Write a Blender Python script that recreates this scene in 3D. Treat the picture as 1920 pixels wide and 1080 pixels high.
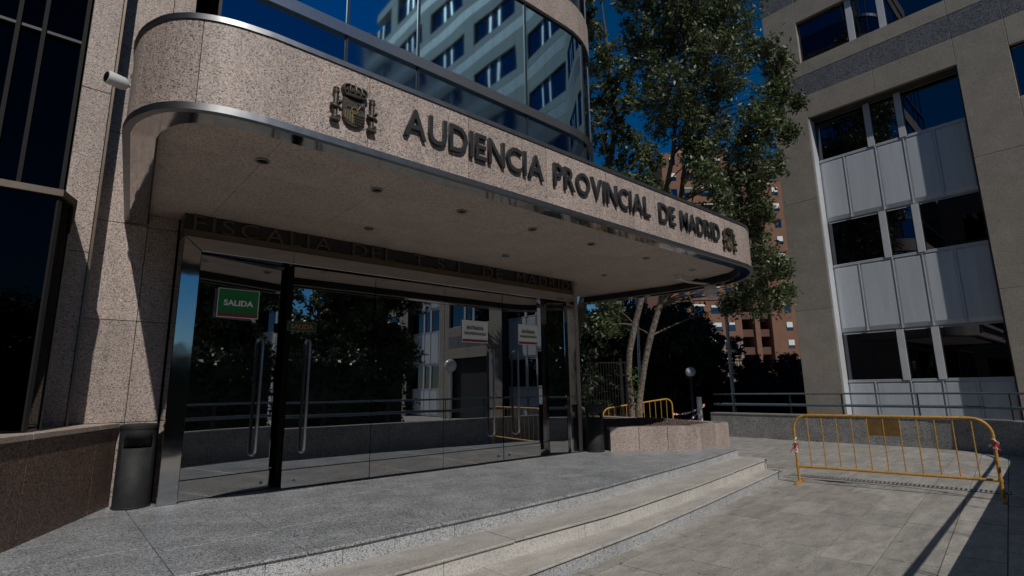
import bpy, bmesh, math, random
import numpy as np
from mathutils import Vector, Matrix
random.seed(7); rng = np.random.default_rng(7)
R = math.radians
S = bpy.context.scene
for o in list(bpy.data.objects): bpy.data.objects.remove(o)

# ------------------------------------------------------------------ camera
CAM = Vector((-1.024, -6.802, 1.142)); YAW, PITCH, ROLL, FPX = R(48.777), R(10.836), R(-0.824), 993.5
FWD = Vector((math.cos(YAW)*math.cos(PITCH), math.sin(YAW)*math.cos(PITCH), math.sin(PITCH)))
_rt = Vector((math.sin(YAW), -math.cos(YAW), 0)); _up = _rt.cross(FWD)
RT = _rt*math.cos(ROLL) + _up*math.sin(ROLL); UP = -_rt*math.sin(ROLL) + _up*math.cos(ROLL)
cd = bpy.data.cameras.new('camera'); cam = bpy.data.objects.new('camera', cd); S.collection.objects.link(cam)
cam.matrix_world = Matrix(((RT.x, UP.x, -FWD.x, CAM.x), (RT.y, UP.y, -FWD.y, CAM.y), (RT.z, UP.z, -FWD.z, CAM.z), (0, 0, 0, 1)))
cd.sensor_width = 36; cd.lens = FPX/1920*36; cd.clip_start = .05; cd.clip_end = 2000
S.camera = cam
def pix(px, py, depth):                     # a pixel of the photograph at a chosen depth along the view axis
    return CAM + (FWD + RT*((px-960)/FPX) + UP*((540-py)/FPX))*depth
def pix_xy(px, depth):                      # plan position under a pixel column near the horizon
    p = pix(px, 730, depth); return p.x, p.y

# ------------------------------------------------------------------ sky, sun, exposure
L = Vector((.333, .97, -1.0)).normalized()
W = bpy.data.worlds.new('World'); S.world = W; W.use_nodes = True
nt = W.node_tree; nt.nodes.clear()
sk = nt.nodes.new('ShaderNodeTexSky'); sk.sky_type = 'NISHITA'; sk.sun_disc = False
sk.sun_elevation = math.asin(-L.z); sk.sun_rotation = math.atan2(-L.x, -L.y); sk.altitude = 650; sk.air_density = 1.0; sk.dust_density = .05; sk.ozone_density = 4.5
bg = nt.nodes.new('ShaderNodeBackground'); bg.inputs[1].default_value = .055
ow = nt.nodes.new('ShaderNodeOutputWorld'); hs = nt.nodes.new('ShaderNodeHueSaturation'); hs.inputs['Saturation'].default_value = 1.4; hs.inputs['Value'].default_value = .9
nt.links.new(sk.outputs[0], hs.inputs['Color']); nt.links.new(hs.outputs[0], bg.inputs[0]); nt.links.new(bg.outputs[0], ow.inputs[0])
sd = bpy.data.lights.new('sun', 'SUN'); sd.energy = 3.4; sd.angle = R(.53); sd.color = (1, .95, .87)
so = bpy.data.objects.new('sun', sd); S.collection.objects.link(so); so.rotation_euler = L.to_track_quat('-Z', 'Y').to_euler()
S.view_settings.view_transform = 'Standard'; S.view_settings.look = 'None'; S.view_settings.gamma = 1
S.view_settings.use_curve_mapping = False; S.view_settings.exposure = -.3
S.cycles.max_bounces = 8; S.cycles.diffuse_bounces = 3; S.cycles.glossy_bounces = 5

# ------------------------------------------------------------------ materials
MATS = {}
def newmat(name):
    m = bpy.data.materials.new(name); m.use_nodes = True; MATS[name] = m
    n = m.node_tree.nodes; return m, n, m.node_tree.links, n['Principled BSDF']
def ramp(n, stops, interp='LINEAR'):
    r = n.new('ShaderNodeValToRGB'); r.color_ramp.interpolation = interp
    e = r.color_ramp.elements
    while len(e) > 1: e.remove(e[-1])
    e[0].position = stops[0][0]; e[0].color = (*stops[0][1], 1)
    for p, c in stops[1:]:
        x = e.new(p); x.color = (*c, 1)
    return r
def mixc(n, l, a, b, fac, mode='MIX'):
    x = n.new('ShaderNodeMix'); x.data_type = 'RGBA'; x.blend_type = mode
    if isinstance(fac, (int, float)): x.inputs[0].default_value = fac
    else: l.new(fac, x.inputs[0])
    for i, v in ((6, a), (7, b)):
        if isinstance(v, tuple): x.inputs[i].default_value = (*v, 1)
        else: l.new(v, x.inputs[i])
    return x.outputs[2]
def noise(n, l, co, scale, detail=4, rough=.6):
    t = n.new('ShaderNodeTexNoise'); t.inputs['Scale'].default_value = scale; t.inputs['Detail'].default_value = detail
    t.inputs['Roughness'].default_value = rough; l.new(co, t.inputs['Vector']); return t
def coord(n):
    return n.new('ShaderNodeTexCoord').outputs['Object']
def obvar(n, l, col, amt):                  # each piece a little lighter or darker
    oi = n.new('ShaderNodeObjectInfo'); mr = n.new('ShaderNodeMapRange')
    mr.inputs[3].default_value = 1-amt; mr.inputs[4].default_value = 1+amt; l.new(oi.outputs['Random'], mr.inputs[0])
    h = n.new('ShaderNodeHueSaturation'); l.new(col, h.inputs['Color']); l.new(mr.outputs[0], h.inputs['Value']); return h.outputs[0]
def granite(name, stops, scale=70, stain=(.75, 1.1), rough=.55, var=.06, stretch=None, bump=0.0, spot=0):
    m, n, l, b = newmat(name); co = coord(n)
    if stretch:
        mp = n.new('ShaderNodeMapping'); mp.inputs['Scale'].default_value = stretch; l.new(co, mp.inputs[0]); sco = mp.outputs[0]
    else: sco = co
    v = n.new('ShaderNodeTexVoronoi'); v.inputs['Scale'].default_value = scale; l.new(co, v.inputs['Vector'])
    sx = n.new('ShaderNodeSeparateColor'); l.new(v.outputs['Color'], sx.inputs[0])
    r = ramp(n, stops, 'CONSTANT'); l.new(sx.outputs[0], r.inputs[0])
    nz = noise(n, l, sco, 2.2, 6, .65); rr = ramp(n, [(.3, (stain[0],)*3), (.62, (1, 1, 1)), (.8, (stain[1],)*3)]); l.new(nz.outputs[0], rr.inputs[0])
    c = mixc(n, l, r.outputs[0], rr.outputs[0], 1.0, 'MULTIPLY')
    if spot:
        ns = noise(n, l, sco, 14, 3, .5); rs = ramp(n, [(.28, (1-spot,)*3), (.40, (1, 1, 1))]); l.new(ns.outputs[0], rs.inputs[0])
        c = mixc(n, l, c, rs.outputs[0], 1.0, 'MULTIPLY')
    c = obvar(n, l, c, var); l.new(c, b.inputs['Base Color']); b.inputs['Roughness'].default_value = rough
    return m
def plain(name, col, rough=.5, metal=0.0, nscale=6, amt=.18, var=0.0, ior=1.45):
    m, n, l, b = newmat(name); nz = noise(n, l, coord(n), nscale, 5)
    r = ramp(n, [(.25, tuple(c*(1-amt) for c in col)), (.75, tuple(min(1, c*(1+amt)) for c in col))]); l.new(nz.outputs[0], r.inputs[0])
    c = r.outputs[0]
    if var: c = obvar(n, l, c, var)
    l.new(c, b.inputs['Base Color']); b.inputs['Roughness'].default_value = rough; b.inputs['Metallic'].default_value = metal; b.inputs['IOR'].default_value = ior
    return m
def mirror(name, col, rough=.01, wave=0.0, wscale=1.2, rvar=0):
    m, n, l, b = newmat(name); co = coord(n)
    b.inputs['Base Color'].default_value = (*col, 1); b.inputs['Metallic'].default_value = 1; b.inputs['Roughness'].default_value = rough
    if wave:
        nz = noise(n, l, co, wscale, 1, .4); bp = n.new('ShaderNodeBump'); bp.inputs['Strength'].default_value = 1; bp.inputs['Distance'].default_value = wave
        l.new(nz.outputs[0], bp.inputs['Height']); l.new(bp.outputs[0], b.inputs['Normal'])
    if rvar:
        n2 = noise(n, l, co, 9, 5); mr = n.new('ShaderNodeMapRange'); mr.inputs[3].default_value = rough; mr.inputs[4].default_value = rough+rvar
        l.new(n2.outputs[0], mr.inputs[0]); l.new(mr.outputs[0], b.inputs['Roughness'])
    return m
PG = [(0, (.105, .092, .09)), (.12, (.23, .21, .21)), (.25, (.38, .295, .255)), (.55, (.47, .375, .33)), (.84, (.55, .48, .44))]
granite('pink_granite', PG, 130, (.74, 1.08), var=.10, stretch=(2.2, 2.2, .45))
granite('soffit_granite', [(0, (.28, .22, .19)), (.2, (.44, .35, .295)), (.6, (.50, .405, .345)), (.85, (.55, .47, .41))], 105, (.85, 1.08), .6, .04)
granite('shaded_granite', [(0, (.05, .035, .03)), (.2, (.16, .10, .075)), (.6, (.22, .145, .11)), (.88, (.28, .20, .16))], 95, (.7, 1.15))  # dark brown carries the shade on the low wall's face
granite('grey_granite', [(0, (.12, .125, .14)), (.18, (.26, .275, .295)), (.5, (.36, .375, .395)), (.8, (.47, .48, .49))], 105, (.64, 1.15), .42, .05)
granite('riser_granite', [(0, (.16, .17, .19)), (.2, (.34, .36, .385)), (.5, (.47, .48, .495)), (.8, (.56, .56, .56))], 150, (.8, 1.08), .55, .06)
granite('riser_pale', [(0, (.40, .39, .37)), (.2, (.52, .50, .47)), (.6, (.58, .56, .53))], 90, (.8, 1.06), .6, .05)
granite('step_stone', [(0, (.33, .315, .29)), (.15, (.44, .415, .385)), (.5, (.50, .47, .435)), (.85, (.55, .52, .49))], 130, (.70, 1.08), .65, .07, (1, 2.6, 1), spot=.22)
granite('paver_stone', [(0, (.26, .245, .225)), (.15, (.345, .325, .295)), (.5, (.39, .365, .335)), (.85, (.44, .415, .38))], 120, (.62, 1.14), .7, .12, (1, 3.2, 1), spot=.3)
granite('wing_stone', [(0, (.25, .225, .19)), (.2, (.31, .28, .24)), (.6, (.335, .30, .26)), (.9, (.36, .325, .285))], 60, (.82, 1.08), .8, .06)
granite('wing_dark_granite', [(0, (.06, .065, .075)), (.3, (.14, .15, .17)), (.8, (.2, .21, .23))], 45, (.8, 1.1), .6, .1)
granite('wall_concrete', [(0, (.15, .15, .15)), (.2, (.27, .27, .27)), (.7, (.33, .33, .33))], 50, (.7, 1.1), .8, .03)
plain('grout', (.12, .11, .10), .9)
plain('plaza', (.31, .29, .27), .85, nscale=1.5)
plain('brushed_steel', (.42, .43, .45), .28, 1.0, 20, .1)
mirror('mirror_steel', (.50, .49, .48), .045, .0012, 5, .05)
mirror('door_glass', (.46, .48, .50), .004, .0009, .9)
mirror('drum_glass', (.36, .62, .80), .03, .010, .5)
mirror('drum_glass_dark', (.15, .26, .38), .03, .006, .8, .06)
mirror('window_glass', (.12, .13, .15), .01, .003, .7)
mirror('bay_glass', (.010, .0105, .0115), .01)
plain('black_void', (.012, .012, .013), .6)
plain('dark_metal', (.045, .045, .05), .45, .6)
plain('bronze', (.12, .087, .058), .45, .35)
plain('edge_metal', (.27, .275, .285), .38, 1.0, 12, .2)
plain('black_metal', (.005, .005, .0055), .8, 0)
plain('trim_bronze', (.22, .17, .125), .35, .7)
plain('header_black', (.03, .03, .032), .22)
plain('letter_black', (.028, .029, .033), .42, 0, 30, .1)
plain('arms_bronze', (.085, .075, .06), .45, .55, 40, .45)
plain('arms_gilt', (.28, .21, .10), .4, .6, 40, .3)
plain('pole_grey', (.40, .43, .46), .45, .1)
plain('bin_black', (.016, .017, .019), .68, 0, 14, .35)
plain('yellow_paint', (.45, .24, .045), .5, 0, 26, .38)
plain('rust_plate', (.14, .08, .025), .55, 0, 10, .3)
plain('rail_paint', (.10, .145, .175), .4, .2, 8, .15)
granite('white_panel', [(0, (.51, .55, .60)), (.5, (.53, .57, .62))], 30, (.86, 1.05), .4, .06, (1, 3.0, .25))
plain('white_frame', (.55, .57, .60), .4, .1, 3, .08)
plain('sign_white', (.86, .85, .84), .4, 0, 3, .04)
plain('sign_green', (.02, .19, .045), .4, 0, 3, .06)
plain('sign_dark_green', (.01, .06, .045), .4)
plain('sign_red', (.30, .025, .03), .4)
plain('sign_text_black', (.02, .02, .022), .5)
plain('sign_text_orange', (.45, .17, .04), .5)
plain('tape_red', (.55, .03, .06), .5); plain('tape_white', (.8, .78, .78), .5)
granite('bark', [(0, (.10, .08, .065)), (.3, (.19, .155, .125)), (.7, (.25, .21, .175))], 28, (.55, 1.15), .9, 0, (3, 3, .5), spot=.5)
plain('branch_bark', (.10, .08, .06), .9, 0, 20, .4)
plain('split_wood', (.42, .28, .13), .8, 0, 20, .3)
plain('mulch', (.105, .075, .065), .95, 0, 30, .5, .3)
plain('soil', (.08, .065, .055), .95, 0, 12, .4)
plain('cctv_white', (.62, .62, .60), .4); plain('box_cream', (.55, .52, .38), .5)
plain('globe_glass', (.55, .56, .57), .2)
plain('lens_black', (.01, .01, .01), .1)
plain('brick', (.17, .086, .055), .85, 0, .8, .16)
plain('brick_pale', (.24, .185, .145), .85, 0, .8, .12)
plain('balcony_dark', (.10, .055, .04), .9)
plain('blind_white', (.62, .62, .60), .7)
plain('awning', (.55, .55, .48), .8)
def leafmat(name, c1, c2):
    m, n, l, b = newmat(name); g = n.new('ShaderNodeNewGeometry'); r = ramp(n, [(0, c1), (1, c2)])
    l.new(g.outputs['Random Per Island'], r.inputs[0]); l.new(r.outputs[0], b.inputs['Base Color'])
    b.inputs['Roughness'].default_value = .45
    tr = n.new('ShaderNodeBsdfTranslucent'); l.new(r.outputs[0], tr.inputs[0]); mx = n.new('ShaderNodeMixShader'); mx.inputs[0].default_value = .25
    l.new(b.outputs[0], mx.inputs[1]); l.new(tr.outputs[0], mx.inputs[2]); l.new(mx.outputs[0], n['Material Output'].inputs[0])
leafmat('leaf', (.045, .065, .026), (.15, .19, .085)); leafmat('leaf_dark', (.012, .022, .010), (.03, .045, .02)); leafmat('leaf_fresh', (.07, .12, .025), (.12, .18, .05))  # leaf_dark has shade behind the fence mixed into its deep green

# ------------------------------------------------------------------ mesh helpers
class MB:
    def __init__(s): s.v = []; s.f = []
    def poly(s, pts, faces):
        k = len(s.v); s.v += [tuple(p) for p in pts]; s.f += [tuple(i+k for i in f) for f in faces]; return s
    def box(s, x0, x1, y0, y1, z0, z1):
        x0, x1 = sorted((x0, x1)); y0, y1 = sorted((y0, y1)); z0, z1 = sorted((z0, z1))
        return s.poly([(x, y, z) for z in (z0, z1) for x, y in ((x0, y0), (x1, y0), (x1, y1), (x0, y1))],
                      [(0, 3, 2, 1), (4, 5, 6, 7), (0, 1, 5, 4), (1, 2, 6, 5), (2, 3, 7, 6), (3, 0, 4, 7)])
    def obox(s, c, ax, ay, az, hx, hy, hz):
        c, ax, ay, az = map(Vector, (c, ax, ay, az)); P = []
        for z in (-hz, hz):
            for x, y in ((-hx, -hy), (hx, -hy), (hx, hy), (-hx, hy)): P.append(c+ax*x+ay*y+az*z)
        return s.poly(P, [(0, 3, 2, 1), (4, 5, 6, 7), (0, 1, 5, 4), (1, 2, 6, 5), (2, 3, 7, 6), (3, 0, 4, 7)])
    def prism(s, pl, z0, z1):
        a = sum(pl[i][0]*pl[(i+1) % len(pl)][1]-pl[(i+1) % len(pl)][0]*pl[i][1] for i in range(len(pl)))
        if a < 0: pl = pl[::-1]
        n = len(pl); P = [(x, y, z0) for x, y in pl]+[(x, y, z1) for x, y in pl]
        return s.poly(P, [tuple(range(n))[::-1], tuple(range(n, 2*n))]+[(i, (i+1) % n, n+(i+1) % n, n+i) for i in range(n)])
    def strip(s, a, b, z0, z1):             # solid between two equal-length plan polylines
        n = len(a); return s.prism(list(a)+list(b)[::-1], z0, z1)
    def tube(s, path, r, seg=8, closed=False, cap=True):
        path = [Vector(p) for p in path]; n = len(path); rr = r if isinstance(r, (list, tuple)) else [r]*n
        k = len(s.v); up = None
        for i, p in enumerate(path):
            t = (path[(i+1) % n]-path[i-1]) if closed else (path[min(i+1, n-1)]-path[max(i-1, 0)])
            t.normalize()
            if up is None: up = t.orthogonal().normalized()
            up = (up-t*up.dot(t)); up = up.normalized() if up.length > 1e-6 else t.orthogonal().normalized()
            sd_ = t.cross(up)
            for j in range(seg):
                a = 2*math.pi*j/seg; s.v.append(tuple(p+(up*math.cos(a)+sd_*math.sin(a))*rr[i]))
        for i in range(n if closed else n-1):
            for j in range(seg):
                i2 = (i+1) % n; s.f.append((k+i*seg+j, k+i*seg+(j+1) % seg, k+i2*seg+(j+1) % seg, k+i2*seg+j))
        if cap and not closed:
            s.f.append(tuple(k+j for j in range(seg))[::-1]); s.f.append(tuple(k+(n-1)*seg+j for j in range(seg)))
        return s
    def lathe(s, c, prof, seg=24, sy=1.0):
        k = len(s.v); c = Vector(c)
        for r, z in prof:
            for j in range(seg):
                a = 2*math.pi*j/seg; s.v.append((c.x+r*math.cos(a), c.y+r*math.sin(a)*sy, c.z+z))
        m = len(prof)
        for i in range(m-1):
            for j in range(seg): s.f.append((k+i*seg+j, k+i*seg+(j+1) % seg, k+(i+1)*seg+(j+1) % seg, k+(i+1)*seg+j))
        s.f.append(tuple(k+j for j in range(seg))[::-1]); s.f.append(tuple(k+(m-1)*seg+j for j in range(seg)))
        return s
    def build(s, name, mat, parent=None, smooth=False, bevel=0, **kw):
        me = bpy.data.meshes.new(name); me.from_pydata(s.v, [], s.f); me.update()
        return link(name, me, mat, parent, smooth, bevel, **kw)
def link(name, me, mat, parent=None, smooth=False, bevel=0, **kw):
    me.materials.append(MATS[mat]); o = bpy.data.objects.new(name, me); S.collection.objects.link(o)
    if smooth:
        me.polygons.foreach_set('use_smooth', [True]*len(me.polygons))
        try: me.set_sharp_from_angle(angle=R(35))
        except Exception: pass
    if bevel:
        b = o.modifiers.new('bevel', 'BEVEL'); b.width = bevel; b.segments = 1; b.limit_method = 'ANGLE'
    if parent: attach(o, parent)
    for k, v in kw.items(): o[k] = v
    return o
def wmat(o):
    m = Matrix.LocRotScale(o.location, o.rotation_euler, o.scale)
    return (wmat(o.parent) @ o.matrix_parent_inverse @ m) if o.parent else m
def attach(o, p):
    o.parent = p; o.matrix_parent_inverse = wmat(p).inverted()
def thing(name, loc, label, cat, group=None, kind=None):
    e = bpy.data.objects.new(name, None); S.collection.objects.link(e); e.location = loc; e.empty_display_size = .2
    if kind: e['kind'] = kind
    if label: e['label'] = label
    if cat: e['category'] = cat
    if group: e['group'] = group
    return e
def tag(o, label, cat, group=None, kind=None):
    o['label'] = label; o['category'] = cat
    if group: o['group'] = group
    if kind: o['kind'] = kind
    return o
def interp(pts):
    xs = [p[0] for p in pts]; ys = [p[1] for p in pts]
    return lambda x: float(np.interp(x, xs, ys))
def txt(s, size, depth, bold=0.0, spacing=1.0):     # flat text as a mesh in XY, extruded along Z, baseline at 0
    cu = bpy.data.curves.new('t', 'FONT'); cu.body = s; cu.size = size; cu.extrude = depth/2; cu.offset = bold; cu.space_character = spacing; cu.resolution_u = 4
    o = bpy.data.objects.new('t', cu); S.collection.objects.link(o)
    dg = bpy.context.evaluated_depsgraph_get(); dg.update(); me = bpy.data.meshes.new_from_object(o.evaluated_get(dg))
    bpy.data.objects.remove(o); me.materials.clear(); return me
def bounds(me):
    a = np.empty(len(me.vertices)*3); me.vertices.foreach_get('co', a); a = a.reshape(-1, 3); return a.min(0), a.max(0)
def fit_text(s, x0, x1, z0, z1, y, depth, bold=0.0, spacing=1.0):   # standing text facing -Y filling a rectangle
    me = txt(s, 1.0, .1, bold, spacing); lo, hi = bounds(me)
    M = Matrix(((( x1-x0)/(hi[0]-lo[0]), 0, 0, 0), (0, 0, -depth/(hi[2]-lo[2]), 0), (0, (z1-z0)/(hi[1]-lo[1]), 0, 0), (0, 0, 0, 1)))
    me.transform(Matrix.Translation((x0, y, z0)) @ M @ Matrix.Translation((-lo[0], -lo[1], -(lo[2])))); return me
def letters(name, text, spans, z0, z1, y, depth, bold, mat, root, gapf):
    for word, (x0, x1) in zip(text.split(' '), spans):
        ms = [txt(c, 1.0, .1, bold) for c in word]; bs = [bounds(m) for m in ms]
        cap = max(b[1][1]-min(0, b[0][1]) for b, c in zip(bs, word) if c != '.'); ws = [b[1][0]-b[0][0] for b in bs]
        hs = (z1-z0)/cap; gap = gapf*cap; tot = sum(ws)+gap*(len(word)-1); kx = (x1-x0)/tot; x = x0
        for m, b, w_, c in zip(ms, bs, ws, word):
            base = b[0][1] if c not in 'Q,' else 0
            hz = hs if c == '.' else (z1-z0)/(b[1][1]-b[0][1])
            M = Matrix(((kx, 0, 0, 0), (0, 0, -depth/.1, 0), (0, hz, 0, 0), (0, 0, 0, 1)))
            m.transform(Matrix.Translation((x, y-depth/2, z0)) @ M @ Matrix.Translation((-b[0][0], -base, 0)))
            m.flip_normals(); link(name, m, mat, root); x += (w_+gap)*kx

GZ = -.45
# ------------------------------------------------------------------ ground, pavers, steps
g = MB().poly([(-300, -300, GZ-.03), (300, -300, GZ-.03), (300, 300, GZ-.03), (-300, 300, GZ-.03)], [(0, 1, 2, 3)]).build('ground', 'plaza'); g['kind'] = 'structure'
pv = thing('pavement', (6, -3.5, GZ), None, None, kind='structure')
pa = R(6.2); ax = Vector((math.cos(pa), math.sin(pa), 0)); ay = Vector((-math.sin(pa), math.cos(pa), 0)); az = Vector((0, 0, 1))
front3 = interp([(-4, -3.55), (.9, -3.5), (2.05, -3.41), (3.85, -3.27), (5.58, -3.04), (9.05, -2.53)])
npv = 0; far = MB(); fb = MB()
cells = []
for r_ in range(-7, 26):
    off = (r_ % 2)*.42+random.uniform(-.12, .12)
    for k_ in range(-6, 20):
        c0 = Vector((6.0, -4.70, 0))+ax*(k_*.86+off)+ay*(r_*.44)
        if c0.x < .2 or c0.x > 16.2 or c0.y > 4.5 or c0.y < -6.4: continue
        if c0.x < 9.1 and c0.y > front3(c0.x)+.15: continue
        if 6.6 < c0.x < 10.3 and -1.2 < c0.y: continue
        cells.append(c0)
cells.sort(key=lambda c: (c-CAM).length)
for i, c0 in enumerate(cells):
    z = GZ-.016+random.uniform(-.0015, .0015); t = MB() if i < 290 else far
    t.obox((c0.x, c0.y, z), ax, ay, az, .4255, .2155, .016)
    if i < 290: t.build('paver', 'paver_stone', pv)
if far.v: o = far.build('paver_field', 'paver_stone', pv); o['kind'] = 'stuff'
MB().poly([(.2, -6.6, GZ-.024), (16.2, -6.6, GZ-.024), (16.2, 4.6, GZ-.024), (.2, 4.6, GZ-.024)], [(0, 1, 2, 3)]).build('bedding', 'grout', pv)
st = thing('entrance_steps', (3, -2.6, GZ), None, None, kind='structure')
F0 = interp([(-4, -2.45), (-.35, -2.58), (.82, -2.67), (2.3, -2.64), (3.94, -2.54), (6.5, -2.19), (8.97, -1.77)])
F1 = interp([(-4, -3.05), (.95, -3.09), (2.26, -3.05), (3.7, -3.03), (5.46, -2.82), (8.85, -2.32), (9.2, -2.27)])
F2 = front3
def edge(fn, x0, x1, d=0.0, n=5): return [(x, fn(x)+d) for x in np.linspace(x0, x1, n)]
XE = 9.0
def run(cuts, fn, back, z, mat_t, mat_r, hr=.15, nz_=.022):
    for a, b in zip(cuts[:-1], cuts[1:]):
        dz = random.uniform(-.003, .003); j = .004
        MB().strip(edge(fn, a+j, b-j, -.012), [(x, back(x)) for x in np.linspace(a+j, b-j, 5)], z-nz_+dz, z+dz).build('tread_slab', mat_t, st, bevel=.004)
for z, fn, bk, mt, cuts in ((-.15, F1, F0, 'step_stone', [-4, -2.2, -.5, .6, 2.25, 3.95, 5.5, 7.2, 8.6, XE]), (-.30, F2, F1, 'step_stone', [-4, -2.4, -.9, .4, 1.9, 3.1, 4.75, 6.3, 7.8, XE+.04])):
    run(cuts, fn, (lambda b_: (lambda x: b_(x)+.03))(bk), z, mt, None)
for z, fn, cuts, mt in ((0, F0, [-4, -1.5, .3, .85, 1.9, 3.3, 4.35, 5.9, 7.3, XE], 'riser_granite'), (-.15, F1, [-4, -1.3, .1, 1.5, 3.2, 4.65, 5.5, 6.9, 8.1, XE], 'riser_pale'), (-.30, F2, [-4, -1.6, .3, 2.4, 3.35, 5.0, 6.2, 7.6, XE+.04], 'riser_granite')):
    for a, b in zip(cuts[:-1], cuts[1:]):
        MB().strip(edge(fn, a+.003, b-.003, .010), edge(fn, a+.003, b-.003, .05), z-.152, z-.032).build('riser', mt, st)
MB().strip(edge(F0, -4, XE-.02, .05, 14), [(x, 1.2) for x in np.linspace(-4, XE-.02, 14)], GZ-.02, -.03).build('core', 'grout', st)
MB().strip(edge(F2, -4, XE, .06, 14), edge(F0, -4, XE, .03, 14), GZ-.02, -.36).build('core', 'grout', st)
MB().strip(edge(F1, -4, XE-.02, .06, 14), edge(F0, -4, XE-.02, .04, 14), GZ-.02, -.2).build('core', 'grout', st)
xc = [-4, -2.4, -1.2, -.25, .58, 1.75, 3.1, 4.3, 5.6, 6.9, 8.0, XE]
for i, (a, b) in enumerate(zip(xc[:-1], xc[1:])):
    sh = .22*(i % 2)
    rows = [None, (-1.9+.1*(i % 3)) if a < 5.5 else -1.6, -1.05+sh, -.12+sh*.3, .9]
    for j in range(4):
        lo = edge(F0, a+.003, b-.003, -.014) if rows[j] is None else [(x, rows[j]+.003) for x in np.linspace(a+.003, b-.003, 5)]
        hi = [(x, min(rows[j+1], 9)-.003) for x in np.linspace(a+.003, b-.003, 5)]
        if rows[j] is None and max(p[1] for p in lo) > hi[0][1]-.05: continue
        if a > 7.95: continue
        if a > 6.85 and rows[j] is not None and rows[j] < -.2 and rows[j+1] > .5: continue
        MB().strip(lo, hi, -.024, random.uniform(-.001, .001)).build('landing_slab', 'grey_granite', st, bevel=.003)
# right end of the landing
MB().strip(edge(F0, 7.99, XE-.003, -.012), [(x, -1.05) for x in np.linspace(7.99, XE-.003, 5)], -.024, -.002).build('landing_slab', 'grey_granite', st, bevel=.003)
# slot drain
dr = thing('slot_drain', (9.6, -4, GZ), 'narrow slotted metal drain channel crossing the plaza under the nearer yellow barrier', 'drain')
dv = Vector((.30, -2.45, 0)); a0 = Vector((9.40, -2.5, GZ)); dl = dv.length*1.2; du = dv.normalized(); dn = Vector((-du.y, du.x, 0))
MB().obox(a0+du*dl/2+Vector((0, 0, .0035)), du, dn, az, dl/2, .12, .002).build('channel', 'dark_metal', dr)
gr = MB()
for i in range(52): gr.obox(a0+du*(i+.5)*dl/52+Vector((0, 0, .008)), du, dn, az, dl/52*.27, .10, .002)
for s_ in (-1, 1): gr.obox(a0+du*dl/2+dn*.108*s_+Vector((0, 0, .008)), du, dn, az, dl/2, .006, .0025)
gr.build('grating', 'wall_concrete', dr, kind='stuff')

# ------------------------------------------------------------------ court building
CB = thing('court_building', (3, 2, 0), 'pink granite courthouse with rounded entrance canopy and blue mirrored glass storey', 'courthouse')
WY = .4
# walls: block behind everything
MB().box(-9, 6.55, .75, 16, GZ, 24).build('core_wall', 'soffit_granite', CB)
def panel_y(x0, x1, z0, z1, yf, th, mat, parent, name='stone_panel'):     # panel facing -Y
    return MB().box(x0+.003, x1-.003, yf, yf+th, z0+.003, z1-.003).build(name, mat, parent, bevel=.003)
wl = MB().box(-.95, -.01, WY+.03, .74, -.3, 16).build('left_wall', 'grout', CB)
zs = [-.05, .85, 1.95, 3.05, 4.1, 5.2, 6.3, 7.4, 8.5, 9.6, 10.7, 11.8, 13]
for z0, z1 in zip(zs[:-1], zs[1:]):
    panel_y(-.95, -.31, z0, z1, WY, .05, 'pink_granite', wl); panel_y(-.31, -.005, z0, z1, WY, .05, 'pink_granite', wl)
pl = MB().box(-1.07, -.81, .13, .74, .6, 16).build('pilaster', 'grout', CB)
for z0, z1 in zip([.8, 2.6, 4.4, 6.2, 8, 9.8, 11.6], [2.6, 4.4, 6.2, 8, 9.8, 11.6, 13.4]):
    panel_y(-1.07, -.815, z0, z1, .09, .05, 'pink_granite', pl)
MB().box(-.812, -.79, .07, .13, .8, 14).build('edge_trim', 'trim_bronze', pl)
# dark curtain wall on the left
cw = MB().box(-9, -1.09, .28, .5, .8, 16).build('curtain_wall', 'bay_glass', CB)
for x in (-1.09, -1.42, -1.62, -2.3, -3.2): MB().box(x-.035, x, .2, .279, 2.6, 15).build('mullion', 'black_metal', cw)
for z in (4.95, 8.2): MB().box(-6, -1.1, .225, .278, z, z+.03).build('transom', 'dark_metal', cw)
# glass bay with bevelled corner
bp = [(-6, -.80), (-1.09, -.80), (-1.0, -.56), (-1.0, .2), (-6, .2)]
by = MB().prism(bp, .84, 2.88).build('glass_bay', 'bay_glass', CB)
cap = [(-6, -.84), (-1.075, -.84), (-.97, -.575), (-.97, .22), (-6, .22)]
MB().prism(cap, 2.88, 2.94).build('bay_cap', 'trim_bronze', by)
MB().prism([(-1.10, -.81), (-1.075, -.79), (-1.085, -.77), (-1.115, -.80)], .86, 2.87).build('mullion', 'black_metal', by)
MB().box(-1.005, -.99, -.58, -.55, .86, 2.87).build('mullion', 'black_metal', by)
for x in (-1.9, -2.7): MB().box(x, x+.04, -.82, -.80, .86, 2.87).build('mullion', 'black_metal', by)
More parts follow.
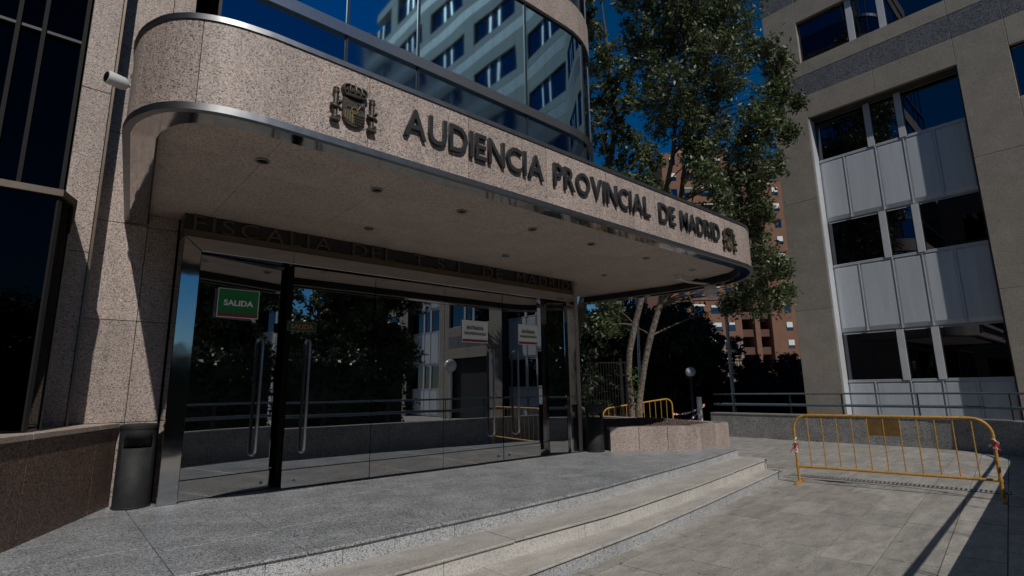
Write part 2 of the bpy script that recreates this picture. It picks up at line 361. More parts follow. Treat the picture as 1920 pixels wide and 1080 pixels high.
# ---- canopy
cn = MB()
cp = [(-.52, .4), (-.78, -2.2), (-.757, -2.43), (-.67, -2.66), (-.555, -2.80), (-.41, -2.89), (-.236, -2.945), (0, -2.975)]
rc = [(7.15, -2.975)]
for k_ in range(1, 17):
    a = k_/16*math.pi/2; rc.append((7.3+1.38*math.sin(a), -1.72-1.255*math.cos(a)))
rc += [(8.7, -.9), (8.35, 1.2)]
def smooth_pl(p, n=5):
    o = []
    for i in range(len(p)-1):
        a = Vector(p[max(i-1, 0)]); b = Vector(p[i]); c = Vector(p[i+1]); d = Vector(p[min(i+2, len(p)-1)])
        for k in range(n):
            t = k/n; q = .5*((2*b)+(c-a)*t+(2*a-5*b+4*c-d)*t*t+(3*b-a-3*c+d)*t**3); o.append((q.x, q.y))
    return o+[p[-1]]
cp = [cp[0]]+smooth_pl(cp[1:], 4)
outer = cp+[(x, -2.975) for x in np.linspace(.4, 6.8, 17)]+rc
def inset(pl, d):
    o = []
    for i, p in enumerate(pl):
        a = Vector(pl[max(i-1, 0)]); b = Vector(pl[min(i+1, len(pl)-1)]); t = (b-a).normalized(); o.append((p[0]-t.y*d, p[1]+t.x*d))
    return o
def walk(pl, i0, i1): return pl[i0:i1+1]
ZB, ZT = 3.11, 3.75
can = MB().prism(inset(outer, .06)+[(6.6, 1.2), (6.6, .7), (-.4, .7)], 3.26, ZT-.03).build('canopy', 'grout', CB)
# fascia panels cut at the joints seen in the photograph
def plen(pl): return np.concatenate([[0], np.cumsum([math.dist(a, b) for a, b in zip(pl[:-1], pl[1:])])])
LS = plen(outer)
def at_len(s):
    return (float(np.interp(s, LS, [p[0] for p in outer])), float(np.interp(s, LS, [p[1] for p in outer])))
def len_x(x):                               # arclength where the straight front reaches x
    i = [k for k, p in enumerate(outer) if p[0] >= x and k > 24][0]; a, b = outer[i-1], outer[i]
    return LS[i-1]+(x-a[0])/(b[0]-a[0])*(LS[i]-LS[i-1])
cutl = [0, 1.3, 2.62, 2.9, 3.13, 3.4]+[len_x(x) for x in (.77, 1.8, 2.85, 3.87, 4.9, 5.85, 6.8)]
rest = LS[-1]-cutl[-1]; cutl += [cutl[-1]+.9, cutl[-1]+1.6, cutl[-1]+2.2, cutl[-1]+3.2, LS[-1]]
cutl = sorted(cutl)
def seg_pts(a, b):
    ss = [a]+[s for s in LS if a+1e-3 < s < b-1e-3]+[b]
    if len(ss) < 5: ss = sorted(set(ss+list(np.linspace(a, b, 5))))
    return [at_len(s) for s in ss]
IN = inset(outer, .06)
for a, b in zip(cutl[:-1], cutl[1:]):
    p = seg_pts(a+.003, b-.003)
    MB().strip(p, inset(p, .055), ZB, ZT).build('fascia_panel', 'pink_granite', can, True)
o_ = inset(outer, -.012)
MB().strip(o_, inset(outer, .10), ZT+.002, ZT+.045).build('coping', 'edge_metal', can, True)
cuts2 = [0, 3.0, 5.0, 7.6, 10.0, 12.2, LS[-1]]
for a, b in zip(cuts2[:-1], cuts2[1:]):
    p = seg_pts(a+.001, b-.001); p = inset(p, -.015)
    MB().strip(p, inset(p, .05), ZB-.055, ZB-.002).build('edge_strip', 'edge_metal', can, True)
    MB().strip(inset(p, .051), inset(p, .21), ZB-.053, ZB-.03).build('lip_ring', 'mirror_steel', can, True)
MB().strip(inset(outer, .196), inset(outer, .21), ZB-.028, 3.27).build('lip_return', 'dark_metal', can)
# soffit panels
inn = inset(outer, .23)
sx = [-.6, .25, 1.4, 2.5, 3.6, 4.7, 5.8, 6.9, 8.5]
ipoly = [Vector(p) for p in inn]
def front_y(x):                             # inner front limit of the soffit at x
    ys = [a[1]+(x-a[0])/(b[0]-a[0])*(b[1]-a[1]) for a, b in zip(inn[:-1], inn[1:]) if (a[0]-x)*(b[0]-x) <= 0 and abs(a[0]-b[0]) > 1e-6]
    return min(ys) if ys else None
for i, (a, b) in enumerate(zip(sx[:-1], sx[1:])):
    ycs = [-9, -1.85+.25*(i % 2), -.75+.25*(i % 2), .38 if b < 6.7 else 1.15]
    for j in range(3):
        xs_ = np.linspace(max(a, min(p[0] for p in inn)+.01)+.002, min(b, max(p[0] for p in inn)-.01)-.002, 9)
        lo = [(x, max(ycs[j], front_y(x) if front_y(x) is not None else -1)+.002) for x in xs_]; hi = [(x, ycs[j+1]-.002) for x in xs_]
        if min(h[1]-l[1] for h, l in zip(hi, lo)) < .02: lo = [(x, min(l[1], h[1]-.02)) for (x, h, l) in zip(xs_, hi, lo)]
        MB().strip(lo, hi, 3.2, 3.255).build('soffit_panel', 'soffit_granite', can)
for x in (.24, 1.36, 2.44, 3.57, 4.74, 6.1, 7.48):
    d = MB().lathe((x, -1.98, 3.185), [(.055, .012), (.06, 0), (.045, -.002), (.042, .012)], 20).build('downlight', 'brushed_steel', can, True)
for x in (1.9, 4.2, 6.6):
    MB().lathe((x, -.7, 3.185), [(.055, .012), (.06, 0), (.045, -.002), (.042, .012)], 20).build('downlight', 'brushed_steel', can, True)
# ---- upper storey (rounded glass bay)
DY = -1.2; RC = 1.6; CX = 5.2
def drum(off=0.0, n=14):
    p = [(-.08, .7), (-.08, DY-off)]+[(x, DY-off) for x in (1.28, 2.27, 3.25, 4.24)]+[(CX, DY-off)]
    for k_ in range(1, n+1):
        a = k_/n*math.pi/2; p.append((CX+(RC+off)*math.sin(a), DY+RC-(RC+off)*math.cos(a)))
    return p+[(CX+RC+off, 2.2)]
us = MB().prism(drum(-.12)+[(-.08, 2.2)], 3.72, 23).build('upper_storey', 'black_void', CB)
def ring(o0, o1, z0, z1, name, mat, parent=us):
    return MB().strip(drum(o0), drum(o1), z0, z1).build(name, mat, parent)
dl_ = drum(0)
verts = [1, 2, 3, 4, 5, 6]
def glass_band(z0, z1, mat='drum_glass'):
    cuts = [(0, 1), (1, 2), (2, 3), (3, 5), (5, 9), (9, 13), (13, 17), (17, 21)]
    for a, b in cuts:
        p = dl_[a:b+1]; q = drum(-.03)[a:b+1]
        o = MB().strip(p, q, z0, z1).build('glass_pane', mat, us, True)
    for k_ in (1, 2, 3, 5, 9, 13, 17):
        x, y = dl_[k_]; c = Vector((CX, DY+RC)); nrm = Vector((0, -1)) if k_ <= 6 else (Vector((x, y))-c).normalized(); t = Vector((-nrm.y, nrm.x))
        MB().obox((x+nrm.x*.006, y+nrm.y*.006, (z0+z1)/2), (t.x, t.y, 0), (nrm.x, nrm.y, 0), az, .013, .016, (z1-z0)/2-.002).build('mullion', 'dark_metal', us)
for k_, zf in enumerate((0, 3.6, 7.2, 10.8, 14.4)):
    glass_band(3.78+zf+(0 if k_ == 0 else .62), 5.36+zf, 'drum_glass_dark')
    ring(.05, -.05, 5.362+zf, 5.51+zf, 'sill_band', 'brushed_steel')
    glass_band(5.512+zf, 7.36+zf)
    ring(.03, -.04, 7.362+zf, 7.40+zf, 'head_trim', 'dark_metal')
    d0, d1 = drum(.04), drum(-.04)
    for a, b in ((0, 1), (1, 2), (2, 3), (3, 4), (4, 5), (5, 6), (6, 10), (10, 14), (14, 18), (18, 21)):
        MB().strip(d0[a:b+1], d1[a:b+1], 7.402+zf, 7.98+zf).build('spandrel_panel', 'pink_granite', us)
MB().prism(drum(.1)+[(-.08, 2.2)], 22.4, 23).build('parapet', 'pink_granite', us)
# ---- entrance: steel frame, header, glass doors
fr = MB().poly([(0, 0, 0), (.19, 0, 0), (.19, 0, 2.76), (0, 0, 2.92)], [(0, 1, 2, 3)])
def mitre(a, b, c, d, th):                  # quad in the y=0 plane pushed back by th
    P = [(x, y, z) for x, z in (a, b, c, d) for y in (0.0,)]+[(x, th, z) for x, z in (a, b, c, d)]
    return MB().poly(P, [(0, 1, 2, 3), (7, 6, 5, 4), (0, 4, 5, 1), (1, 5, 6, 2), (2, 6, 7, 3), (3, 7, 4, 0)])
ent = MB().box(.02, 6.5, .32, .7, 0, 3.25).build('entrance', 'black_void', CB)
mitre((0, 0), (.19, 0), (.19, 2.76), (0, 2.92), .3).build('frame_post', 'mirror_steel', ent, bevel=.006)
mitre((6.31, 0), (6.52, 0), (6.52, 2.92), (6.31, 2.76), .3).build('frame_post', 'mirror_steel', ent, bevel=.006)
for a, b in ((.0, 1.22), (1.22, 3.6), (3.6, 6.52)):
    mitre((max(a, .0) if a > 0 else .19, 2.76), (b if b < 6.5 else 6.31, 2.76), (b, 2.92), (a, 2.92), .3).build('frame_head', 'mirror_steel', ent, bevel=.004)
MB().box(-.005, 6.53, .01, .3, 2.925, 3.0).build('header_ledge', 'bronze', ent)
MB().box(-.005, 6.53, .06, .31, 3.0, 3.2).build('header', 'header_black', ent)
MB().box(6.53, 6.62, .0, 1.2, 0, 3.2).build('side_wall', 'pink_granite', ent)
def door(x0, x1, y0=.09, y1=None, name='door', handle=None, lock=None, rail=True):
    y1 = y0 if y1 is None else y1
    d = Vector((x1-x0, y1-y0, 0)); u = d.normalized(); nn = Vector((u.y, -u.x, 0)); c = Vector(((x0+x1)/2, (y0+y1)/2, 0))
    r = MB().obox(c+Vector((0, 0, (2.755+.225)/2)), u, nn, az, d.length/2-.003, .006, (2.755-.225)/2-.003).build(name, 'door_glass', ent)
    MB().obox(c+Vector((0, 0, .115)), u, nn, az, d.length/2-.003, .012, .105).build('bottom_rail', 'mirror_steel', r, bevel=.003)
    MB().obox(c+Vector((0, 0, 2.70)), u, nn, az, d.length/2-.003, .009, .035).build('top_rail', 'mirror_steel', r)
    if handle is not None:
        f = (handle-x0)/(x1-x0); hp = Vector((x0, y0, 0))+d*f; pts = []
        for a in np.linspace(0, math.pi/2, 6): pts.append(hp+nn*(.006+.085*math.sin(a))+az*(1.77+.075*(math.cos(math.pi/2-a)) if False else 1.76+.085*(1-math.cos(a))*0+0))
        pts = [hp+nn*.006+az*1.80]+[hp+nn*(.025+.06*math.sin(a))+az*(1.80-.06*(1-math.cos(a))) for a in np.linspace(0, math.pi/2, 6)]
        low = [hp+nn*(.025+.06*math.sin(a))+az*(.42+.06*(1-math.cos(a))) for a in np.linspace(math.pi/2, 0, 6)]+[hp+nn*.006+az*.42]
        MB().tube(pts+low, .019, 12).build('handle', 'brushed_steel', r, True)
    if lock is not None:
        f = (lock-x0)/(x1-x0); hp = Vector((x0, y0, 0))+d*f
        MB().tube([hp+nn*.012+az*.085, hp+nn*.03+az*.085], .018, 12).build('lock', 'brushed_steel', r, True)
        MB().tube([hp+nn*.03+az*.085, hp+nn*.05+az*.085], .009, 10).build('lock', 'brushed_steel', r, True)
    return r
door(.19, 1.20, .09, .25, 'door', .95, 1.08)
MB().box(1.21, 1.265, .30, .315, .01, 2.75).build('dark_gap', 'bay_glass', ent)
door(1.265, 2.41, .085, None, 'door', 1.49, 1.42)
door(2.41, 3.59, .08, None, 'fixed_pane')
door(3.59, 4.765, .08, None, 'door', 4.51, 4.66)
door(4.775, 5.59, .08, None, 'door', 5.04, 4.89)
door(5.59, 5.94, .08, .19, 'fixed_pane')
door(5.945, 6.31, .19, .08, 'fixed_pane')
# ------------------------------------------------------------------ lettering, arms, signs
lt = thing('sign_lettering', (3.8, -2.98, 3.33), 'raised black letters reading AUDIENCIA PROVINCIAL DE MADRID on the canopy front', 'lettering')
letters('letter', 'AUDIENCIA PROVINCIAL DE MADRID', [(1.09, 2.78), (2.94, 4.74), (4.955, 5.34), (5.48, 6.57)], 3.325, 3.59, -2.978, .034, .010, 'letter_black', lt, .13)
l2 = thing('header_lettering', (3.2, .05, 2.96), 'bronze letters FISCALIA DEL T.S.J. DE MADRID in shade above the glass doors', 'lettering')
letters('letter', 'FISCALIA DEL T.S.J. DE MADRID', [(.08, 1.72), (2.02, 2.66), (3.0, 3.98), (4.32, 4.75), (5.08, 6.42)], 3.005, 3.185, .058, .03, -.004, 'bronze', l2, .32)
def coat(cx, label):
    t = thing('coat_of_arms', (cx, -2.98, 3.24), label, 'coat of arms', 'bronze coats of arms on the canopy'); y = -2.977
    def P(u, w): return (cx+u, 3.24+w)
    # shield
    sh = [(-.095, .235), (.095, .235)]+[(.095*math.cos(a), .085-.085*math.sin(a)) for a in np.linspace(0, math.pi, 11)]
    def slab(pts, d, name, mat, parent, y0=y, bev=.004):
        n = len(pts); V = [(cx+u, y0, 3.24+w) for u, w in pts]+[(cx+u, y0-d, 3.24+w) for u, w in pts]
        ar = sum(pts[i][0]*pts[(i+1) % n][1]-pts[(i+1) % n][0]*pts[i][1] for i in range(n)); F = [tuple(range(n, 2*n)), tuple(range(n))[::-1]]+[(i, (i+1) % n, n+(i+1) % n, n+i) for i in range(n)]
        if ar < 0: F = [f[::-1] for f in F]
        return MB().poly(V, F).build(name, mat, parent, bevel=bev)
    s_ = slab(sh, .03, 'shield', 'arms_bronze', t)
    for k_ in range(4): slab([(-.083+k_*.021, .125), (-.072+k_*.021, .125), (-.072+k_*.021, .045-.009*k_), (-.083+k_*.021, .055-.011*k_)], .008, 'stripe', 'arms_gilt', s_, y-.03, .002)
    # castle, lion and chains as relief
    rel = MB()
    for u, w, a, b in ((-.065, .15, .04, .035), (-.07, .185, .012, .02), (-.05, .185, .012, .025), (-.034, .185, .012, .02)): rel.box(cx+u, cx+u+a, y-.038, y-.03, 3.24+w, 3.24+w+b)
    rel.tube([(cx+.03, y-.034, 3.24+.15), (cx+.045, y-.036, 3.24+.18), (cx+.06, y-.036, 3.24+.19), (cx+.07, y-.036, 3.24+.215)], [.006, .011, .009, .006], 6)
    for q in ((.02, .16), (.08, .165), (.082, .19), (.025, .205)): rel.tube([(cx+.052, y-.035, 3.24+.18), (cx+q[0], y-.035, 3.24+q[1])], .005, 5)
    for i in range(5):
        for j in range(4):
            u, w = .012+i*.018, .03+j*.024
            if w > .085-.07*math.sqrt(max(0, 1-(u/.095)**2)): rel.tube([(cx+u+.007*math.cos(a), y-.034, 3.24+w+.008*math.sin(a)) for a in np.linspace(0, 2*math.pi, 7)[:-1]], .0035, 4, True)
    rel.build('relief', 'arms_bronze', s_, kind='stuff')
    MB().tube([(cx+.026*math.cos(a), y-.036, 3.24+.135+.028*math.sin(a)) for a in np.linspace(0, 2*math.pi, 15)[:-1]], .006, 6, True).build('medallion', 'arms_gilt', s_, True)
    for s in (-1, 1):
        u = s*.155; z = 3.24; cy = y-.024
        c = MB().lathe((cx+u, cy, z), [(.019, .05), (.019, .235), (.026, .24), (.028, .262), (.022, .27), (.024, .285), (.012, .29)], 14).build('column', 'arms_bronze', t, True)
        MB().box(cx+u-.037, cx+u+.037, y-.05, y, z, z+.03).build('plinth', 'arms_bronze', t, bevel=.004)
        MB().lathe((cx+u, cy, z+.03), [(.03, 0), (.03, .012), (.022, .022)], 14).build('base', 'arms_bronze', t, True)
        rb = [(cx+u+.036*math.cos(a), cy-.006-.026*math.sin(a), z+.10+.075*a/(2.2*math.pi)) for a in np.linspace(0, 2.2*math.pi, 22)]
        MB().tube(rb, [.013]*22, 6).build('ribbon', 'arms_bronze', c, True)
    # crown: flared solid body, beaded band, arches and orb
    body = [(-.078, .25), (.078, .25), (.10, .275), (.112, .305), (.108, .33), (.085, .346), (.045, .352), (.02, .345), (0, .342), (-.02, .345), (-.045, .352), (-.085, .346), (-.108, .33), (-.112, .305), (-.10, .275)]
    cr = slab(body, .035, 'crown', 'arms_bronze', t)
    MB().tube([(cx-.08, y-.038, 3.24+.258), (cx-.04, y-.048, 3.24+.252), (cx, y-.05, 3.24+.25), (cx+.04, y-.048, 3.24+.252), (cx+.08, y-.038, 3.24+.258)], .011, 6).build('crown_rim', 'arms_bronze', cr, True)
    for a0_ in (-1, -.5, 0, .5, 1):
        MB().tube([(cx+a0_*.085, y-.04, 3.24+.265), (cx+a0_*.10, y-.05, 3.24+.295), (cx+a0_*.10, y-.05, 3.24+.325), (cx+a0_*.07, y-.042, 3.24+.346), (cx+a0_*.02, y-.036, 3.24+.348)], .0075, 6).build('crown_arch', 'arms_bronze', cr, True)
    for a0_ in (-.75, -.25, .25, .75):
        MB().lathe((cx+a0_*.10, y-.036, 3.24+.296), [(.004, -.012), (.014, -.006), (.016, .006), (.006, .016)], 8).build('crown_leaf', 'arms_bronze', cr, True)
    MB().lathe((cx, y-.03, 3.24+.345), [(.004, 0), (.011, .006), (.011, .014), (.003, .02)], 8).build('orb', 'arms_bronze', cr, True)
    MB().box(cx-.003, cx+.003, y-.034, y-.028, 3.24+.362, 3.24+.38).build('cross', 'arms_bronze', cr)
coat(.63, 'large bronze coat of arms with crowned shield and columns left of the canopy lettering')
coat(6.87, 'bronze coat of arms at the far right end of the canopy lettering')
def board(x0, x1, z0, z1, y, lines, bg_, stripe, label, fg='sign_text_black', name='door_sign'):
    t = thing(name, ((x0+x1)/2, y, z0), label, 'sign')
    MB().box(x0, x1, y-.006, y, z0, z1).build('board', 'sign_white', t)
    if bg_ != 'sign_white': MB().box(x0+.008, x1-.008, y-.0085, y-.0062, z0+.008, z1-.008).build('face', bg_, t)
    if stripe: MB().box(x0+.01, x1-.01, y-.0115, y-.0088, z0+.012, z0+.012+stripe).build('stripe', 'sign_red', t)
    for s, a, b, c, d, bo in lines:
        me = fit_text(s, a, b, c, d, y-.0125, .003, bo); me.flip_normals(); link('text', me, fg, t)
    return t
board(.41, .865, 2.025, 2.37, .075, [('SALIDA', .475, .80, 2.165, 2.235, .03)], 'sign_green', .035, 'white SALIDA lettering on a bright green exit sign on the leftmost glass door', 'sign_white')
tt = board(1.22, 1.585, 1.91, 2.035, .068, [('SALIDA', 1.26, 1.545, 1.94, 2.005, .02)], 'sign_dark_green', 0, 'small dark green sign with orange SALIDA lettering near the second door handle', 'sign_text_orange')
for ch in tt.children:
    if ch.name.startswith('board'): ch.data.materials[0] = MATS['arms_gilt']
board(3.915, 4.44, 1.895, 2.25, .066, [('ENTRADA', 4.01, 4.35, 2.10, 2.155, .012), ('PROFESIONALES', 3.965, 4.395, 2.015, 2.057, .006)], 'sign_white', .035, 'white door sign reading ENTRADA PROFESIONALES with a red stripe along the bottom')
board(5.122, 5.58, 1.91, 2.26, .066, [('ENTRADA', 5.2, 5.51, 2.11, 2.162, .012), ('FUNCIONARIOS', 5.16, 5.55, 2.03, 2.07, .006)], 'sign_white', .035, 'white door sign reading ENTRADA FUNCIONARIOS with a red stripe along the bottom')
# ------------------------------------------------------------------ left low wall, bins, cctv
lw = thing('low_wall', (-.9, -.8, 0), 'low granite wall, shade put into its dark brown colour, with flat ledge at the bottom left corner', 'wall')
hd = R(63); u = Vector((math.cos(hd), math.sin(hd), 0)); nn = Vector((u.y, -u.x, 0)); e0 = Vector((-.37, .37, 0))
for i, (a, b) in enumerate(((0, .42), (.42, 1.5), (1.5, 2.9), (2.9, 4.4))):
    MB().obox(e0-u*(a+b)/2+az*.375-nn*.15, u, nn, az, (b-a)/2-.003, .15, .425).build('stone_panel', 'shaded_granite', lw, bevel=.004)
    MB().obox(e0-u*(a+b)/2+az*.825-nn*.30, u, nn, az, (b-a)/2-.002, .32, .024).build('ledge_slab', 'soffit_granite', lw, bevel=.004)
def bin_(x, y, face, label):
    t = thing('litter_bin', (x, y, 0), label, 'bin', 'black cylindrical bins beside the doors')
    r = .165; seg = 40; M = MB(); zs_ = [0, .02, .6, .70, .76, .80, .83]; k = 0
    def ang(j): return 2*math.pi*j/seg
    P = [(x+(r if z > .01 else r*.96)*math.cos(ang(j)), y+(r if z > .01 else r*.96)*math.sin(ang(j)), z) for z in zs_ for j in range(seg)]
    F = []
    for i in range(len(zs_)-1):
        for j in range(seg):
            d = (ang(j+.5)-face+math.pi) % (2*math.pi)-math.pi
            if zs_[i] == .60 or zs_[i] == .70:
                if zs_[i] == .60 and False: pass
                if (abs(d) < .85 or abs(d) > 2.3) and zs_[i] == .60: continue
            F.append((i*seg+j, i*seg+(j+1) % seg, (i+1)*seg+(j+1) % seg, (i+1)*seg+j))
    o = MB().poly(P, F).build('body', 'bin_black', t, True)
    sm = o.modifiers.new('solid', 'SOLIDIFY'); sm.thickness = .006; sm.offset = -1
    MB().lathe((x, y, 0), [(r-.012, .02), (r-.012, .025)], 30).build('floor_plate', 'bin_black', t)
    MB().lathe((x, y, .0), [(r+.006, .79), (r+.008, .8), (r+.008, .825), (r-.005, .838), (r-.06, .842)], 40).build('lid', 'bin_black', t, True)
    MB().lathe((x, y, .0), [(r-.015, .55), (r-.015, .56)], 30).build('liner', 'dark_metal', t)
    MB().tube([(x+(r+.002)*math.cos(a), y+(r+.002)*math.sin(a), .015) for a in np.linspace(0, 2*math.pi, 33)[:-1]], .007, 6, True).build('foot_ring', 'bin_black', t, True)
bin_(-.195, .19, R(-95), 'black cylindrical litter bin between the low wall and the steel door post')
bin_(6.78, -.16, R(-135), 'black cylindrical litter bin between the doors and the pink granite planter')
cc = thing('security_camera', (-.62, -.3, 4.4), 'white bullet security camera on the left side of the canopy', 'camera')
c1 = pix(200, 143, 4.95); c2 = pix(238, 160, 5.1); dd = (c1-c2).normalized()
MB().tube([c1, c1-dd*.01, c2+dd*.03, c2], [.058, .062, .062, .045], 18).build('housing', 'cctv_white', cc, True)
MB().tube([c1+dd*.05, c2+dd*.02], [.07, .07], 18).build('sun_shield', 'cctv_white', cc, True) if False else None
MB().tube([c1+dd*.002, c1+dd*.006], .047, 16).build('lens', 'lens_black', cc, True)
c3 = Vector((-.62, -.9, c2.z-.03))
c3 = pix(256, 160, 5.2)
MB().tube([c2-dd*.0, (c2+c3)/2+Vector((0, 0, -.01)), c3], .02, 10).build('arm', 'cctv_white', cc, True)
MB().tube([c3, pix(275, 165, 5.35)], .03, 10).build('bracket', 'cctv_white', cc, True)
jb = thing('junction_box', tuple(pix(255, 140, 5.4)), 'cream junction box on the canopy side above the security camera', 'junction box')
bc = pix(257, 134, 5.35)
MB().obox(bc, (1, 0, 0), (0, 1, 0), (0, 0, 1), .045, .055, .075).build('box_body', 'box_cream', jb, bevel=.006)
for z in (-.03, .03): MB().tube([bc+Vector((0, -.054, z)), bc+Vector((0, -.064, z))], .018, 12).build('knockout', 'box_cream', jb, True)
dm = thing('dome_camera', tuple(pix(1335, 535, 12.2)), 'white dome security camera hanging under the right end of the canopy', 'camera')
p = pix(1331, 540, 12.9); top = Vector((p.x-.3, p.y, 3.18)); p = Vector((8.5, -1.75, 2.93))
MB().tube([(7.75, -1.55, 3.2), (7.75, -1.55, 3.12)], .07, 14).build('mount', 'cctv_white', dm, True)
MB().tube([(7.75, -1.55, 3.13), (8.0, -1.58, 3.10), (p.x, p.y, 3.09), (p.x, p.y, 3.03)], .022, 8).build('arm', 'cctv_white', dm, True)
MB().lathe(p, [(.05, .15), (.11, .12), (.125, .06), (.125, 0), (.118, -.01)], 22).build('housing', 'cctv_white', dm, True)
MB().lathe(p, [(.108, -.008), (.10, -.06), (.07, -.105), (.02, -.125)], 22).build('dome', 'globe_glass', dm, True)
# ------------------------------------------------------------------ planter
pt = thing('planter', (8.3, .5, GZ), 'low pink granite planter with angled corner beside the right-hand litter bin', 'planter')
PP = [(6.95, -.30), (8.3, -1.38), (9.68, -1.25), (10.35, 2.6), (6.95, 2.6)]; HP = .42
def side(a, b, n, mat='pink_granite'):
    a, b = Vector(a), Vector(b); d = (b-a); uu = d.normalized(); nr = Vector((uu.y, -uu.x))
    for i in range(n):
        q0 = a+d*(i/n)+uu*.003; q1 = a+d*((i+1)/n)-uu*.003; m_ = (q0+q1)/2-nr*.14
        MB().obox((m_.x, m_.y, (HP+GZ)/2), (uu.x, uu.y, 0), (nr.x, nr.y, 0), az, (q1-q0).length/2, .14, (HP-GZ)/2).build('stone_panel', mat, pt, bevel=.004)
side((7.0, -.34), (8.26, -1.35), 3); side((8.34, -1.40), (9.64, -1.28), 2); side((9.70, -1.21), (10.35, 2.5), 5)
MB().prism([(8.26, -1.35), (8.34, -1.40), (8.30, -1.16), (8.2, -1.1)], GZ, HP-.002).build('corner_stone', 'pink_granite', pt)
MB().prism([(9.64, -1.28), (9.70, -1.21), (9.5, -.98), (9.42, -1.05)], GZ, HP-.002).build('corner_stone', 'pink_granite', pt)
MB().prism([(7.05, -.1), (8.3, -1.12), (9.45, -1.02), (10.05, 2.4), (7.05, 2.4)], GZ, HP-.07).build('soil', 'soil', pt)
mu = MB()
for i in range(9000):
    x, y = random.uniform(7.05, 10.05), random.uniform(-1.12, 2.4)
    if y < -.1-(x-7.05)*.82 and x < 8.3: continue
    if x > 9.45+(y+1.02)*.175: continue
    if y < -1.1+(x-8.3)*.09: continue
    s_ = random.uniform(.012, .035); a = random.uniform(0, 6.28); ti = random.uniform(-.6, .6)
    zb_ = HP-.065+.11*math.exp(-((x-8.9)**2+(y-.2)**2)/1.2)+random.uniform(0, .02)
    X = Vector((math.cos(a), math.sin(a), ti)).normalized(); Y = Vector((-math.sin(a), math.cos(a), random.uniform(-.3, .3))).normalized(); Z = X.cross(Y)
    mu.obox((x, y, zb_), X, Y, Z, s_, s_*.45, .006)
o = mu.build('bark_mulch', 'mulch', None); tag(o, 'reddish brown bark mulch covering the soil of the pink granite planter', 'mulch', kind='stuff')
# ------------------------------------------------------------------ right plaza walls with handrails
wallp = [(2.3, -6.43), (5, -6.27), (9.4, -6.0), (13.4, -5.74)]
for k_ in range(1, 8):
    a = k_/7*math.pi/2; wallp.append((13.4+2.5*math.sin(a), -5.74+2.4*(1-math.cos(a))+.0))
wallp += [(15.9, -1.8), (15.9, .2), (15.9, 2.55)]
wr = thing('ramp_wall', (12, -5, GZ), 'long grey concrete low wall curving round the right side of the plaza under blue rails', 'wall')
def cum(pl): return plen(pl)
WL = cum(wallp)
def wat(s): return (float(np.interp(s, WL, [q[0] for q in wallp])), float(np.interp(s, WL, [q[1] for q in wallp])))
def wseg(a, b): return [wat(s) for s in sorted({a, b, *[x for x in WL if a < x < b], (a+b)/2})]
cc_ = list(np.linspace(0, WL[-1], 12))
for a, b in zip(cc_[:-1], cc_[1:]):
    p_ = wseg(a+.003, b-.003); MB().strip(p_, inset(p_, -.38), GZ-.03, .255).build('wall_block', 'wall_concrete', wr)
    MB().strip(inset(p_, .02), inset(p_, -.40), .257, .295).build('coping_stone', 'wall_concrete', wr)
hr = thing('handrail', (12, -5, .3), 'blue grey double tube handrail running along the grey concrete low wall', 'handrail')
mid = inset([wat(s) for s in np.linspace(-.0, WL[-1], 60)], -.31)
MB().tube([(x, y, .56) for x, y in mid], .04, 12).build('lower_rail', 'rail_paint', hr, True)
MB().tube([(x, y, .89) for x, y in mid], .026, 10).build('upper_rail', 'rail_paint', hr, True)
for s in np.arange(.8, WL[-1], 1.62):
    i = int(s/WL[-1]*59); x, y = mid[i]
    for d in (-.03, .03): MB().box(x+d-.006, x+d+.006, y-.012, y+.012, .296, .88).build('post', 'dark_metal', hr)
# ------------------------------------------------------------------ barriers
def barrier(A, B, lift, label, plate_f, tape):
    A, B = Vector(A), Vector(B); d = B-A; ln = d.length; u = d.normalized(); w = Vector((-u.y, u.x, 0)).normalized()
    t = thing('crowd_barrier', tuple(A), label, 'barrier', 'yellow steel crowd barriers')
    def P(s, z, o=0): return A+u*s+az*z+w*o
    rr = .22; pth = [P(.03, .02), P(.03, 1.1-rr)]+[P(.03+rr*(1-math.cos(a)), 1.1-rr+rr*math.sin(a)) for a in np.linspace(.2, math.pi/2, 6)]
    pth += [P(ln-.03-rr*(1-math.cos(a)), 1.1-rr+rr*math.sin(a)) for a in np.linspace(math.pi/2, .2, 6)]+[P(ln-.03, 1.1-rr), P(ln-.03, .02)]
    f = MB().tube(pth, .021, 12).build('frame', 'yellow_paint', t, True)
    MB().tube([P(.03, .27), P(ln-.03, .27)], .019, 10).build('bottom_rail', 'yellow_paint', t, True)
    n = 11
    for i in range(n):
        s = .03+(ln-.06)*(i+1)/(n+1); MB().tube([P(s, .27), P(s, 1.085)], .0085, 8).build('bar', 'yellow_paint', t, True)
    for s in (.03, ln-.03):
        MB().obox(P(s, .02), w, u, az, .25, .022, .018).build('foot', 'yellow_paint', t, bevel=.004)
        MB().tube([P(s, .25, 0), P(s, .29, 0)], .03, 10).build('collar', 'yellow_paint', t, True)
    s0 = .03+(ln-.06)*5/(n+1); s1 = .03+(ln-.06)*7/(n+1)
    MB().obox(P((s0+s1)/2, .93, .0), u, w, az, (s1-s0)/2-.01, .003, .12).build('plate', 'rust_plate', t)
    return t, P, ln, w, u
b1 = barrier((8.62, -2.93, GZ), (9.03, -5.47, GZ), 0, 'yellow steel crowd barrier in the right foreground with red and white tape on both posts', .5, True)
b2 = barrier(tuple(pix(1128, 767, 14.9)-Vector((0, 0, 1.1))), tuple(pix(1261, 746, 15.6)-Vector((0, 0, 1.1))), 0, 'yellow steel crowd barrier behind the planter and twin-trunked tree', .5, False)
